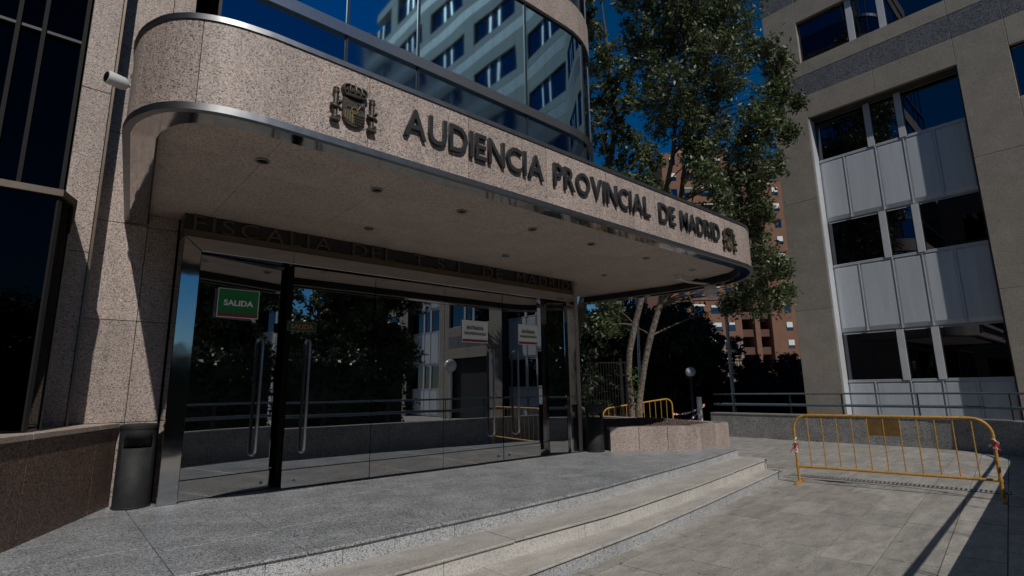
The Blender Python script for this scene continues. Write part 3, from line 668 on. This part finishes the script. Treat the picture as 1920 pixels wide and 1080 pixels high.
def knot(P, s, z, label):
    t = thing('barrier_tape', tuple(P(s, z)), label, 'tape'); k = 0
    for j in range(9):
        zz = z+random.uniform(-.08, .06); tl = random.uniform(-.06, .06); a0_ = random.uniform(0, 6); m_ = 'tape_white' if (zz > z-.01) ^ (j % 4 == 0) else 'tape_red'
        pts = [P(s, zz)+Vector((.029*math.cos(a0_+q), .029*math.sin(a0_+q), tl*math.sin(q+j))) for q in np.linspace(0, 5.6, 10)]
        M = MB(); k_ = len(M.v)
        for q in pts: M.v += [tuple(q+Vector((0, 0, -.011))), tuple(q+Vector((0, 0, .011)))]
        M.f += [(2*i, 2*i+2, 2*i+3, 2*i+1) for i in range(len(pts)-1)]
        M.build('wrap', m_, t)
    for j in range(9):
        q0 = P(s, z+random.uniform(-.03, .05)); q1 = q0+Vector((random.uniform(-.09, .09), random.uniform(-.09, .09), random.uniform(-.12, .03)))
        m_ = (q0+q1)/2+Vector((0, 0, .02)); h = Vector((0, .0, .014))
        MB().poly([q0-h, q0+h, m_+h, m_-h, q1-h, q1+h], [(0, 3, 2, 1), (3, 4, 5, 2)]).build('loose_end', 'tape_white' if j % 2 else 'tape_red', t)
knot(b1[1], .03, .62, 'knotted red and white tape on the left post of the front barrier')
knot(b1[1], b1[2]-.03, .74, 'knotted red and white tape on the right post of the front barrier')
bl = (15.95, 2.95)
bo = thing('bollard', (bl[0], bl[1], GZ), 'pale grey steel bollard at the left end of the concrete low wall', 'bollard')
MB().lathe((bl[0], bl[1], GZ), [(.09, 0), (.09, .01), (.085, .012), (.085, 1.2), (.08, 1.235), (.05, 1.25)], 20).build('post', 'cctv_white', bo, True)
MB().lathe((bl[0], bl[1], GZ), [(.13, 0), (.13, .012)], 20).build('base_plate', 'brushed_steel', bo)
tp = thing('warning_tape', (14, 2.4, .3), 'red and white warning tape stretched from the far barrier to the bollard', 'tape')
q0 = pix(1262, 776, 15.65); q1 = pix(1322, 757, 19.3)
for kk, (A_, B_, sag) in enumerate(((q0, q1, .12), (pix(1288, 792, 17.4), q1+Vector((0, 0, -.03)), .04))):
    n = 26; pts = [A_.lerp(B_, i/n)+Vector((0, 0, -sag*4*(i/n)*(1-i/n))) for i in range(n+1)]
    for c_ in (0, 1):
        M = MB()
        for i in range(n):
            if i % 2 == c_:
                a_ = .5*i; h0 = Vector((0, .02*math.sin(a_), .034*math.cos(a_*.7))); k_ = len(M.v)
                h1 = Vector((0, .02*math.sin(a_+.5), .028*math.cos((a_+.5)*.7)))
                M.poly([pts[i]-h0, pts[i+1]-h1, pts[i+1]+h1, pts[i]+h0], [(0, 1, 2, 3)])
        M.build('red_stretch' if c_ else 'white_stretch', 'tape_red' if c_ else 'tape_white', tp)

# ------------------------------------------------------------------ office wing on the right
XR = 17.4
OW = thing('office_wing', (22, -15, GZ), 'beige stone office wing with recessed bays of white metal panels and dark windows', 'office building')
MB().box(XR+.62, 32, -34, .05, GZ, 32.3).build('core_wall', 'wing_stone', OW)
def stone(y0, y1, z0, z1, mat='wing_stone', x=XR, th=.12, parent=OW, name='stone_panel'):
    y0, y1 = sorted((y0, y1)); return MB().box(x, x+th, y0+.004, y1-.004, z0+.004, z1-.004).build(name, mat, parent, bevel=.006)
def window(y0, y1, z0, z1, x, parent=OW, fracs=((0, .375), (.42, .59), (.635, 1))):
    # y0 is the left (larger) edge as seen from the plaza
    fr_ = MB(); w_ = y1-y0
    MB().box(x+.05, x+.09, min(y0, y1), max(y0, y1), z0, z1).build('window_frame', 'white_frame', parent)
    root = bpy.data.objects[-1] if False else None
    for f0, f1 in fracs:
        a, b = y0+w_*f0, y0+w_*f1
        p_ = MB().box(x+.028, x+.048, min(a, b)+.03, max(a, b)-.03, z0+.035, z1-.035).build('window_pane', 'window_glass', parent)
        MB().box(x+.02, x+.05, min(a, b)+.003, min(a, b)+.03, z0+.003, z1-.003).build('jamb', 'dark_metal', p_)
        MB().box(x+.02, x+.05, max(a, b)-.03, max(a, b)-.003, z0+.003, z1-.003).build('jamb', 'dark_metal', p_)
        MB().box(x-.01, x+.05, min(a, b)+.03, max(a, b)-.03, z0+.003, z0+.033).build('sill', 'white_frame', p_)
    for (f0, f1), (f2, f3) in zip(fracs[:-1], fracs[1:]):
        a, b = y0+w_*f1, y0+w_*f2
        MB().box(x-.03, x+.05, min(a, b), max(a, b), z0, z1).build('mullion', 'white_frame', parent)
def bay_panels(y0, y1, z0, z1, x, fr_=(0, .19, .42, .61, .80, 1)):
    w_ = y1-y0
    for a, b in zip(fr_[:-1], fr_[1:]):
        p0, p1 = sorted((y0+w_*a, y0+w_*b)); p0 += .012; p1 -= .012
        # slightly pillowed sheet-metal panel
        P = []; n = 3
        V = [(x+.03, p0, z0+.02), (x+.03, p1, z0+.02), (x+.03, p1, z1-.02), (x+.03, p0, z1-.02),
             (x, p0+.05, z0+.14), (x, p1-.05, z0+.14), (x, p1-.05, z1-.08), (x, p0+.05, z1-.08)]
        MB().poly(V, [(0, 4, 5, 1), (1, 5, 6, 2), (2, 6, 7, 3), (3, 7, 4, 0), (4, 7, 6, 5)]).build('metal_panel', 'white_panel', OW)
    for a in fr_[1:-1]:
        yy = y0+w_*a; MB().box(x-.015, x+.05, yy-.014, yy+.014, z0+.01, z1-.01).build('panel_rib', 'white_frame', OW)
    MB().box(x-.012, x+.06, min(y0, y1), max(y0, y1), z1-.02, z1+.012).build('panel_rail', 'white_frame', OW)
    MB().box(x+.05, x+.08, min(y0, y1), max(y0, y1), z0, z1).build('panel_backing', 'white_frame', OW)
XB = XR+.42
UPZ = [(12.05+3.6*k, 13.6+3.6*k) for k in range(6)]
def pillar(y0, y1):
    for z0, z1 in ((GZ, 3.52), (3.52, 7.16), (7.16, 10.8)): stone(y0, y1, z0, z1, th=.7)
    for k_ in range(6): stone(y0, y1, 10.8+k_*3.6, 11.55+k_*3.6, 'wing_dark_granite', XR+.004, .69); stone(y0, y1, 11.55+k_*3.6, 14.4+k_*3.6, th=.7)
def upper(y0, y1):
    m_ = (y0+y1)/2
    for k_, (z0, z1) in enumerate(UPZ):
        zb = 9.98+k_*3.6
        for i in range(4 if k_ else 4):
            a = y0+(y1-y0)*i/4; b = y0+(y1-y0)*(i+1)/4
            stone(a, b, zb+.82, zb+1.57, 'wing_dark_granite', XR+.006)
        for i in range(2):
            a = y0+(y1-y0)*i/2; b = y0+(y1-y0)*(i+1)/2
            stone(a, b, zb, zb+.82); stone(a, b, zb+1.57, z0)
        MB().box(XR+.2, XR+.62, min(y0, y1), max(y0, y1), z0-.02, z1+.02).build('recess', 'white_frame', OW)
        window(y0, y1, z0, z1, XR+.13)
def bay1(y0, y1):
    MB().box(XB+.1, XR+.62, y1, y0, GZ, 9.97).build('recess', 'white_frame', OW)
    MB().box(XR+.02, XB+.1, y0-.035, y0-.002, GZ, 9.96).build('reveal', 'white_frame', OW)
    MB().box(XR+.02, XB+.1, y1+.002, y1+.03, GZ, 9.96).build('reveal', 'dark_metal', OW)  # dark colour puts the bay's right-hand shade on this reveal
    a, b = y0-.04, y1+.035
    for z0, z1 in ((1.25, 2.72), (4.9, 6.36), (8.5, 9.95)): window(a, b, z0, z1, XB)
    for z0, z1 in ((GZ, 1.23), (2.75, 4.88), (6.39, 8.48)): bay_panels(a, b, z0, z1, XB)
    upper(y0, y1)
def bay2(y0, y1):
    MB().box(XR+.3, XR+.62, y1, y0, GZ, 9.97).build('recess', 'black_void', OW)
    for z0, z1, zt in ((8.5, 9.98, 8.5), (4.9, 6.36, 4.9)):
        w = window(y0, y1, z0, z1-.02, XR+.13)
    for i in range(2):
        a = y0+(y1-y0)*i/2; b = y0+(y1-y0)*(i+1)/2
        stone(a, b, 6.38, 6.9); stone(a, b, 7.6, 8.48); stone(a, b, 3.0, 3.6); stone(a, b, 4.3, 4.88)
    for i in range(4):
        a = y0+(y1-y0)*i/4; b = y0+(y1-y0)*(i+1)/4
        stone(a, b, 6.9, 7.6, 'wing_dark_granite', XR+.006); stone(a, b, 3.6, 4.3, 'wing_dark_granite', XR+.006)
    upper(y0, y1)
yy = .08; kind_ = 0
while yy > -32:
    pillar(yy-1.1, yy); yy -= 1.1
    (bay1 if kind_ % 2 == 0 else bay2)(yy, yy-3.92); yy -= 3.92; kind_ += 1
pillar(yy-1.1, yy)
stone(0.08, -33.8, 32.41, 33.2, th=.9, name='parapet')

# ------------------------------------------------------------------ background: street poles, fence, apartment block
def pole(px, depth, ztop, r, label, name, mat, head=None, lean=0):
    x, y = pix_xy(px, depth); t = thing(name, (x, y, GZ), label, name.split('_')[-1] if head is None else 'lamp')
    tp_ = Vector((x, y, ztop))+RT*lean
    MB().tube([(x, y, GZ), (x, y, GZ+.6), tuple(tp_)], [r*1.3, r, r*.85], 12).build('pole', mat, t, True)
    MB().lathe((x, y, GZ), [(r*2.4, 0), (r*2.4, .03), (r*1.5, .06)], 14).build('base', mat, t, True)
    if head == 'globe':
        MB().lathe((x, y, ztop-.02), [(r*1.2, 0), (r*1.9, .04), (r*1.9, .07)], 14).build('collar', 'dark_metal', t, True)
        MB().lathe((x, y, ztop+.05), [(.21*math.sin(a), .21-.21*math.cos(a)) for a in np.linspace(.3, math.pi-.05, 12)], 20).build('globe', 'globe_glass', t, True)
    if head == 'lantern':
        MB().tube([tp_, tp_+Vector((-.25, -.1, .12)), tp_+Vector((-.55, -.25, .12))], .03, 8).build('arm', mat, t, True)
        MB().lathe(tp_+Vector((-.6, -.27, .05)), [(.05, .1), (.16, .05), (.18, 0), (.1, -.05)], 14).build('lantern', 'globe_glass', t, True)
    return t
pole(1374, 21.5, 4.3, .075, 'grey lamp post rising from behind the blue handrail into the leaves', 'street_lamp', 'pole_grey', 'lantern', 0)
pole(1297, 22, 1.5, .06, 'dark globe lamp post standing in the shade before the metal fence', 'globe_lamp', 'dark_metal', 'globe')
pole(1199, 17.5, 4.2, .045, 'thin shiny steel pole seen between the two trunks', 'steel_pole', 'brushed_steel', None, .1)
# globe lamp across the plaza, seen mirrored in the doors
def globe_at(x, y, h, label):
    t = thing('globe_lamp', (x, y, GZ), label, 'lamp')
    MB().lathe((x, y, GZ), [(.09, 0), (.09, .05), (.05, .1), (.05, h)], 16).build('pole', 'cctv_white', t, True)
    MB().lathe((x, y, GZ+h), [(.22*math.sin(a), .22-.22*math.cos(a)) for a in np.linspace(.25, math.pi-.05, 12)], 20).build('globe', 'globe_glass', t, True)
globe_at(9.4, -8.2, 2.2, 'pale globe lamp post mirrored in the glass doors')
fa, fb_ = Vector((*pix_xy(1075, 25.5), GZ)), Vector((*pix_xy(1530, 25.5), GZ)); fd = fb_-fa; fu = fd.normalized(); fn = Vector((-fu.y, fu.x, 0))
fe = thing('metal_fence', tuple(fa), 'tall dark metal fence of thin upright bars in shade behind the plaza', 'fence')
bars = MB(); n = int(fd.length/.13)
for i in range(n): bars.obox(fa+fu*(i+.5)*.13+az*1.45, fu, fn, az, .011, .011, 1.4)
bars.build('bar_panel', 'black_metal', fe, kind='stuff')
for i in range(6): MB().obox(fa+fd*(i/5)+az*1.5, fu, fn, az, .04, .04, 1.5).build('post', 'black_metal', fe)
for z in (.3, 2.8): MB().obox(fa+fd*.5+az*z, fu, fn, az, fd.length/2, .02, .025).build('rail', 'black_metal', fe)

AP = thing('apartment_block', tuple(pix(1390, 720, 88)), 'tall orange brick apartment block with dark balconies behind the trees', 'apartment block')
nf = Vector((FWD.x, FWD.y, 0)).normalized(); nr = Vector((nf.y, -nf.x, 0)); D0 = 88
def lat(px): return (px-960)/FPX*D0
def blk(px0, px1, d0, d1, z0, z1, name, mat, parent=AP, grow=0):
    a, b = lat(px0), lat(px1); c = CAM+nf*((d0+d1)/2+D0)+nr*((a+b)/2); c.z = (z0+z1)/2
    return MB().obox(c, nr, nf, az, abs(b-a)/2+grow, (d1-d0)/2, (z1-z0)/2).build(name, mat, parent)
ZTOP = 43
wA = blk(1262, 1392, 0, 14, 9, ZTOP-1, 'brick_wall', 'brick'); blk(1262, 1392, .3, 14, GZ, 9, 'ground_storey', 'brick_pale')
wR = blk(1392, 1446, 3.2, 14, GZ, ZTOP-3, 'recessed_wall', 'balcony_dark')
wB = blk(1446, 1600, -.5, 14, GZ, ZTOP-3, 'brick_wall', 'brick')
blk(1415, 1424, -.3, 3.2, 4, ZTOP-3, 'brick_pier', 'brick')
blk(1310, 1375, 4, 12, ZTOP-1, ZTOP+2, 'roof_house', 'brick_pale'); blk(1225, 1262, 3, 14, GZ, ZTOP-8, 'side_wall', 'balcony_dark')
for f in range(13):
    z0 = 3.4+f*2.95
    for px_, wd, big in ((1283, 12, 0), (1312, 18, 1), (1345, 18, 1), (1373, 12, 0)):
        if z0 < 6 and not big: continue
        w_ = blk(px_-wd/2, px_+wd/2, -.06, .05, z0+.9, z0+2.3, 'window', 'window_glass', wA)
        if random.random() < .55:
            h = random.choice((.4, .7, 1.0)); blk(px_-wd/2+.8, px_+wd/2-.8, -.1, -.061, z0+2.3-h, z0+2.28, 'blind', 'blind_white', wA)
        if big and random.random() < .5:
            c = CAM+nf*(D0-.5)+nr*lat(px_); c.z = z0+2.25
            MB().obox(c, nr, (nf*1.0+az*.5).normalized(), (az-nf*.5).normalized(), lat(960+wd/2)+.15, .5, .03).build('awning', 'awning', wA)
    for px_ in (1478, 1506):
        blk(px_-6, px_+6, -.56, -.45, z0+.8, z0+2.2, 'window', 'window_glass', wB)
        if random.random() < .6: blk(px_-5.5, px_+5.5, -.6, -.561, z0+1.3, z0+2.18, 'blind', 'blind_white', wB)
    blk(1393, 1445, .2, 3.19, z0-.1, z0+.12, 'balcony_slab', 'balcony_dark', wR); blk(1393, 1414, .2, .3, z0+.12, z0+1.1, 'balcony_front', 'balcony_dark', wR)
    blk(1425, 1445, .2, .3, z0+.12, z0+1.1, 'balcony_front', 'balcony_dark', wR)
    blk(1428, 1440, 3.1, 3.18, z0+.3, z0+2.2, 'window', 'window_glass', wR)

# ------------------------------------------------------------------ trees
def leaves(centers, sig, per, size, name, mat, parent, flat=.6):
    C_ = np.repeat(np.array(centers), per, 0); n = len(C_); sg = np.repeat(np.array(sig), per)
    P = C_+rng.normal(size=(n, 3))*sg[:, None]
    nrm = rng.normal(size=(n, 3)); nrm[:, 2] += flat; nrm /= np.linalg.norm(nrm, axis=1)[:, None]
    t = np.cross(nrm, rng.normal(size=(n, 3))); t /= np.linalg.norm(t, axis=1)[:, None]; b = np.cross(nrm, t)
    s_ = size*rng.uniform(.6, 1.25, n)[:, None]
    V = np.stack([P-t*s_, P+b*s_*.42-nrm*s_*.12, P+t*s_, P-b*s_*.42-nrm*s_*.12], 1).reshape(-1, 3)
    me = bpy.data.meshes.new(name); me.vertices.add(n*4); me.vertices.foreach_set('co', V.ravel())
    me.loops.add(n*4); me.loops.foreach_set('vertex_index', np.arange(n*4, dtype=np.int32))
    me.polygons.add(n); me.polygons.foreach_set('loop_start', np.arange(0, n*4, 4, dtype=np.int32)); me.polygons.foreach_set('loop_total', np.full(n, 4, dtype=np.int32))
    me.update(); me.validate(); return link(name, me, mat, parent)
def curve(a, b, bend=.3, n=6, sag=0):
    a, b = Vector(a), Vector(b); o = Vector((random.uniform(-1, 1), random.uniform(-1, 1), random.uniform(0, 1)))*(b-a).length*bend*.4
    return [a.lerp(b, i/n)+o*math.sin(math.pi*i/n)+Vector((0, 0, -sag*math.sin(math.pi*i/n))) for i in range(n+1)]
def tree(name, loc, trunks, blobs, label, leaf='leaf', per=26, size=.085, sub=11, group=None, bark='bark', trunk_name='trunk'):
    t = thing(name, loc, label, 'tree', group); nodes = []
    for path, rad in trunks:
        MB().tube(path, rad, 12).build(trunk_name, bark, t, True); nodes += [(Vector(p_), r_) for p_, r_ in list(zip(path, rad))[len(path)//3:]]
    cs = []; sg = []; br = MB()
    for c, rad in blobs:
        c = Vector(c); k_ = min(range(len(nodes)), key=lambda i: (nodes[i][0]-c).length+max(0, nodes[i][0].z-c.z+.3)*1.5)
        r0 = min(nodes[k_][1]*.5, .03); br.tube(curve(nodes[k_][0], c), [r0*(1-.8*i/6) for i in range(7)], 6)
        for j in range(int(sub*max(.6, rad/.8)**2)):
            d = Vector(rng.normal(size=3)); d.normalize(); d *= rad*random.uniform(.25, 1.0)**.6; q = c+d
            br.tube(curve(c+d*.15, q, .4, 3), [.010, .007, .005, .003], 4); cs.append(tuple(q)); sg.append(random.uniform(.08, .17)*max(.7, min(1.3, rad)))
    br.build('branches', 'branch_bark', t, kind='stuff'); leaves(cs, sg, per, size, 'crown', leaf, t)
    return t
def sway(px_py, d):
    return [tuple(pix(x, y, d)) for x, y in px_py]
TD = pix(1184, 781, 14.2); TD_ = 14.6
base = Vector((*pix_xy(1184, TD_), GZ))
def dep(lo=-1.3, hi=1.3): return TD_+random.uniform(lo, hi)
tr1 = [tuple(base)]+sway([(1184, 770), (1178, 700), (1180, 660), (1190, 610), (1204, 555), (1222, 470), (1248, 360), (1262, 290), (1268, 200), (1285, 90), (1300, -20), (1310, -140)], TD_)
tr2 = [tuple(base+RT*.22+FWD*.1)]+sway([(1197, 765), (1203, 720), (1209, 680), (1220, 630), (1238, 570), (1255, 480), (1275, 380), (1283, 320), (1285, 240), (1310, 160), (1345, 60), (1365, -60)], TD_+.2)
rad1 = [q*.74 for q in [.15, .13, .12, .115, .115, .11, .10, .09, .08, .07, .055, .04, .025]]; rad2 = [q*.74 for q in [.15, .13, .12, .115, .12, .105, .10, .085, .08, .07, .05, .04, .02]]
B1 = [(1215, 60, 45), (1250, 20, 55), (1310, 20, 65), (1370, 30, 60), (1290, 90, 60), (1235, 110, 45), (1350, 100, 55), (1395, 90, 38), (1205, 105, 28), (1265, 165, 55), (1320, 170, 50), (1225, 185, 35),
      (1370, 165, 32), (1290, 225, 42), (1240, 235, 38), (1345, 225, 30), (1330, 280, 35), (1380, 275, 42), (1425, 255, 38), (1410, 310, 40), (1360, 330, 42), (1440, 310, 28), (1345, 385, 30), (1390, 370, 42), (1420, 350, 30),
      (1415, 215, 30), (1440, 180, 28), (1455, 95, 30), (1462, 130, 26), (1445, 240, 24), (1470, 165, 20), (1490, 190, 14), (1455, 210, 22), (1475, 250, 16),
      (1310, 300, 30), (1325, 335, 28), (1300, 265, 26), (1370, 400, 26), (1440, 400, 20), (1408, 430, 26), (1430, 470, 30), (1400, 500, 34), (1440, 520, 34), (1465, 500, 20), (1380, 555, 26), (1425, 565, 32), (1458, 560, 24), (1475, 545, 14), (1365, 575, 18), (1395, 545, 24),
      (1140, 575, 22), (1155, 608, 16), (1132, 612, 14)]
blobs = [(tuple(pix(x, y, dep())), r_/FPX*TD_) for x, y, r_ in B1]
blobs += [(tuple(pix(x, y, dep(-2, 2))), r_/FPX*TD_) for x, y, r_ in [(1230, -60, 60), (1300, -70, 65), (1370, -60, 60), (1260, -140, 60), (1330, -150, 60), (1300, -220, 55), (1180, -20, 30)]]
T1 = tree('plane_tree', tuple(base), [(tr1, rad1), (tr2, rad2)], blobs, 'tall leafy tree with twin leaning trunks rising behind the planter', per=34, size=.07, sub=50)
MB().tube([pix(1282, 345, 14.3), pix(1295, 325, 14.25), pix(1306, 316, 14.2)], [.05, .035, .006], 7).build('broken_limb', 'split_wood', T1, True)
MB().tube([pix(1298, 322, 14.3), pix(1303, 345, 14.3), pix(1297, 385, 14.3)], [.03, .025, .02], 7).build('broken_limb', 'branch_bark', T1, True)
cs = [tuple(pix(1187+random.uniform(-6, 8), y, 14.3)) for y in range(690, 745, 6)]
leaves(cs, [.05]*len(cs), 9, .045, 'trunk_shoots', 'leaf_fresh', T1)['kind'] = 'stuff'
# second tree behind the drum
b2_ = Vector((*pix_xy(1070, 21), GZ))
B2 = [(1110, 60, 26), (1120, 120, 34), (1150, 100, 26), (1125, 175, 32), (1165, 150, 32), (1110, 225, 22), (1150, 215, 30), (1135, 265, 26), (1180, 200, 26), (1170, 265, 32), (1200, 285, 30), (1155, 310, 26), (1190, 330, 34), (1225, 300, 26), (1220, 340, 28), (1135, 330, 16), (1235, 370, 22),
      (1175, 380, 30), (1150, 430, 30), (1200, 430, 30), (1100, 20, 18), (1090, -40, 40), (1140, -80, 30)]
tree('poplar_tree', tuple(b2_), [([tuple(b2_)]+sway([(1075, 640), (1110, 500), (1140, 350), (1155, 220), (1140, 100), (1125, -20)], 21), [.22, .19, .17, .13, .09, .06, .02])],
     [(tuple(pix(x, y, 21+random.uniform(-1.5, 1.5))), r_/FPX*21) for x, y, r_ in B2], 'leafy tree behind the rounded glass storey, left of the twin-trunked tree', bark='branch_bark', per=32, size=.10, sub=34)
# dark hedge trees behind fence
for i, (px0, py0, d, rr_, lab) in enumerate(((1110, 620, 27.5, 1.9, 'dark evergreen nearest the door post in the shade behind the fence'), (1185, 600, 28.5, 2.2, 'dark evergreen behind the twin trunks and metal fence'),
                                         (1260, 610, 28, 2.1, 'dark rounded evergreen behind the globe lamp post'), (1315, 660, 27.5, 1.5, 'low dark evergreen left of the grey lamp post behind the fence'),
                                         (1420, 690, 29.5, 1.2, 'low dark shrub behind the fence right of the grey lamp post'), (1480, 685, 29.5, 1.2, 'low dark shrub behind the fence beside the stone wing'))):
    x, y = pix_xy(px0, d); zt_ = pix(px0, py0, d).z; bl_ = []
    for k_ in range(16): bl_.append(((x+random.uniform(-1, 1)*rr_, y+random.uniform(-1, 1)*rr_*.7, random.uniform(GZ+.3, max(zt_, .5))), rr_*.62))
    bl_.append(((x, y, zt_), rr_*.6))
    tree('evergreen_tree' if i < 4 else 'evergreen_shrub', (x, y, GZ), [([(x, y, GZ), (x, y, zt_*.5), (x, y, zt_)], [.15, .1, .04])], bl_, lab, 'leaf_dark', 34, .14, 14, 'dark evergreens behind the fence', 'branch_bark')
# trees across the plaza, behind the viewer, seen mirrored in the doors
for i, (x, y, h, lab) in enumerate(((9.0, -18.5, 9.5, 'broad dark tree mirrored in the middle glass doors'), (12.6, -20.5, 11, 'tall dark tree mirrored in the doors beside the office wing'), (-4, -24, 4.0, 'small tree mirrored at the left steel door post'))):
    bl_ = []
    for k_ in range(26):
        a = random.uniform(0, 6.28); q = random.uniform(.2, 1); bl_.append(((x+3.0*q*math.cos(a), y+2.5*q*math.sin(a), random.uniform(1.6, h)), 1.25))
    tree('plaza_tree', (x, y, GZ), [([(x, y, GZ), (x+.1, y, 2), (x, y+.1, 5), (x+.2, y, h)], [.22, .18, .13, .04])], bl_, lab, 'leaf', 34, .15, 14, 'trees across the plaza behind the viewer', 'branch_bark')
# planted bed plants behind planter
for i, (px0, d) in enumerate(((1105, 15.5), (1150, 16.2))):
    x, y = pix_xy(px0, d); t = thing('bed_plant', (x, y, GZ), ['low strappy plant next to the right litter bin', 'low green plant left of the leaning trunks', 'low green plant behind the far barrier', 'low green plant between far barrier and bollard'][i], 'plant', 'low plants behind the planter')
    cs = [(x+random.uniform(-.4, .4), y+random.uniform(-.4, .4), GZ+random.uniform(.15, .75)) for _ in range(26)]
    leaves(cs, [.09]*26, 12, .08, 'foliage', 'leaf_dark', t); MB().tube([(x, y, GZ), (x, y, GZ+.6)], [.02, .008], 6).build('stem', 'branch_bark', t)

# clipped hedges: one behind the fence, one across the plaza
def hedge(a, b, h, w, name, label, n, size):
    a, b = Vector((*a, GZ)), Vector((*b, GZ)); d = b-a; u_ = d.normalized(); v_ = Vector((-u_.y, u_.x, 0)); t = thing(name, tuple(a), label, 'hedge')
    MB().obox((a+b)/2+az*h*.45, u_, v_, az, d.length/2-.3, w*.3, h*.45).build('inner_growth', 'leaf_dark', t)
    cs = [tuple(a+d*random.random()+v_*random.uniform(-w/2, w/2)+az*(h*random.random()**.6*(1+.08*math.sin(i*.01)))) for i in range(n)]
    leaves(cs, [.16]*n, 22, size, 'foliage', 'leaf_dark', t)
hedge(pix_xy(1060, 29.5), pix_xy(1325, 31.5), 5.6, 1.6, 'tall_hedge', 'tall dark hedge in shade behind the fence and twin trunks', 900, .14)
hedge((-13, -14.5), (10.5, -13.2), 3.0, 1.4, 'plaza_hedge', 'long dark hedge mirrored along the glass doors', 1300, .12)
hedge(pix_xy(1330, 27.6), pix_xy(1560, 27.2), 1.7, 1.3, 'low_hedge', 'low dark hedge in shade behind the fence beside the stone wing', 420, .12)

# unseen block added on the far left to hide low sky in mirrored glass
NB = thing('sky_blocker', (-17, -20, GZ), 'dark block added left of the viewer to hide low sky in mirrored glass', 'office building')
nw = MB().box(-26, -16, -42, 1.5, GZ, 20).build('wall', 'wing_dark_granite', NB)
for f in range(5):
    for j in range(10):
        y0 = -41+j*4.3; MB().box(-16.02, -15.96, y0, y0+3.0, .9+f*3.7, 2.9+f*3.7).build('window', 'window_glass', NB)

# fallen leaves and scraps scattered on the paving
sc = MB()
for i in range(46):
    x = random.uniform(3, 14); y = random.uniform(-5.3, -1.5)
    if x < 9.2 and y > F2(x)-.05: y = F2(x)-random.uniform(.03, .4)
    a = random.uniform(0, 6.28); q = random.uniform(.012, .03); X = Vector((math.cos(a), math.sin(a), random.uniform(-.1, .1))); Y = Vector((-math.sin(a), math.cos(a), random.uniform(-.1, .1)))
    c = Vector((x, y, GZ+.008)); sc.poly([c-X*q, c+Y*q*.5+az*.004, c+X*q, c-Y*q*.5+az*.004], [(0, 1, 2, 3)])
o = sc.build('fallen_leaves', 'split_wood'); tag(o, 'scattered dry brown leaves lying on the plaza paving', 'leaves', kind='stuff')
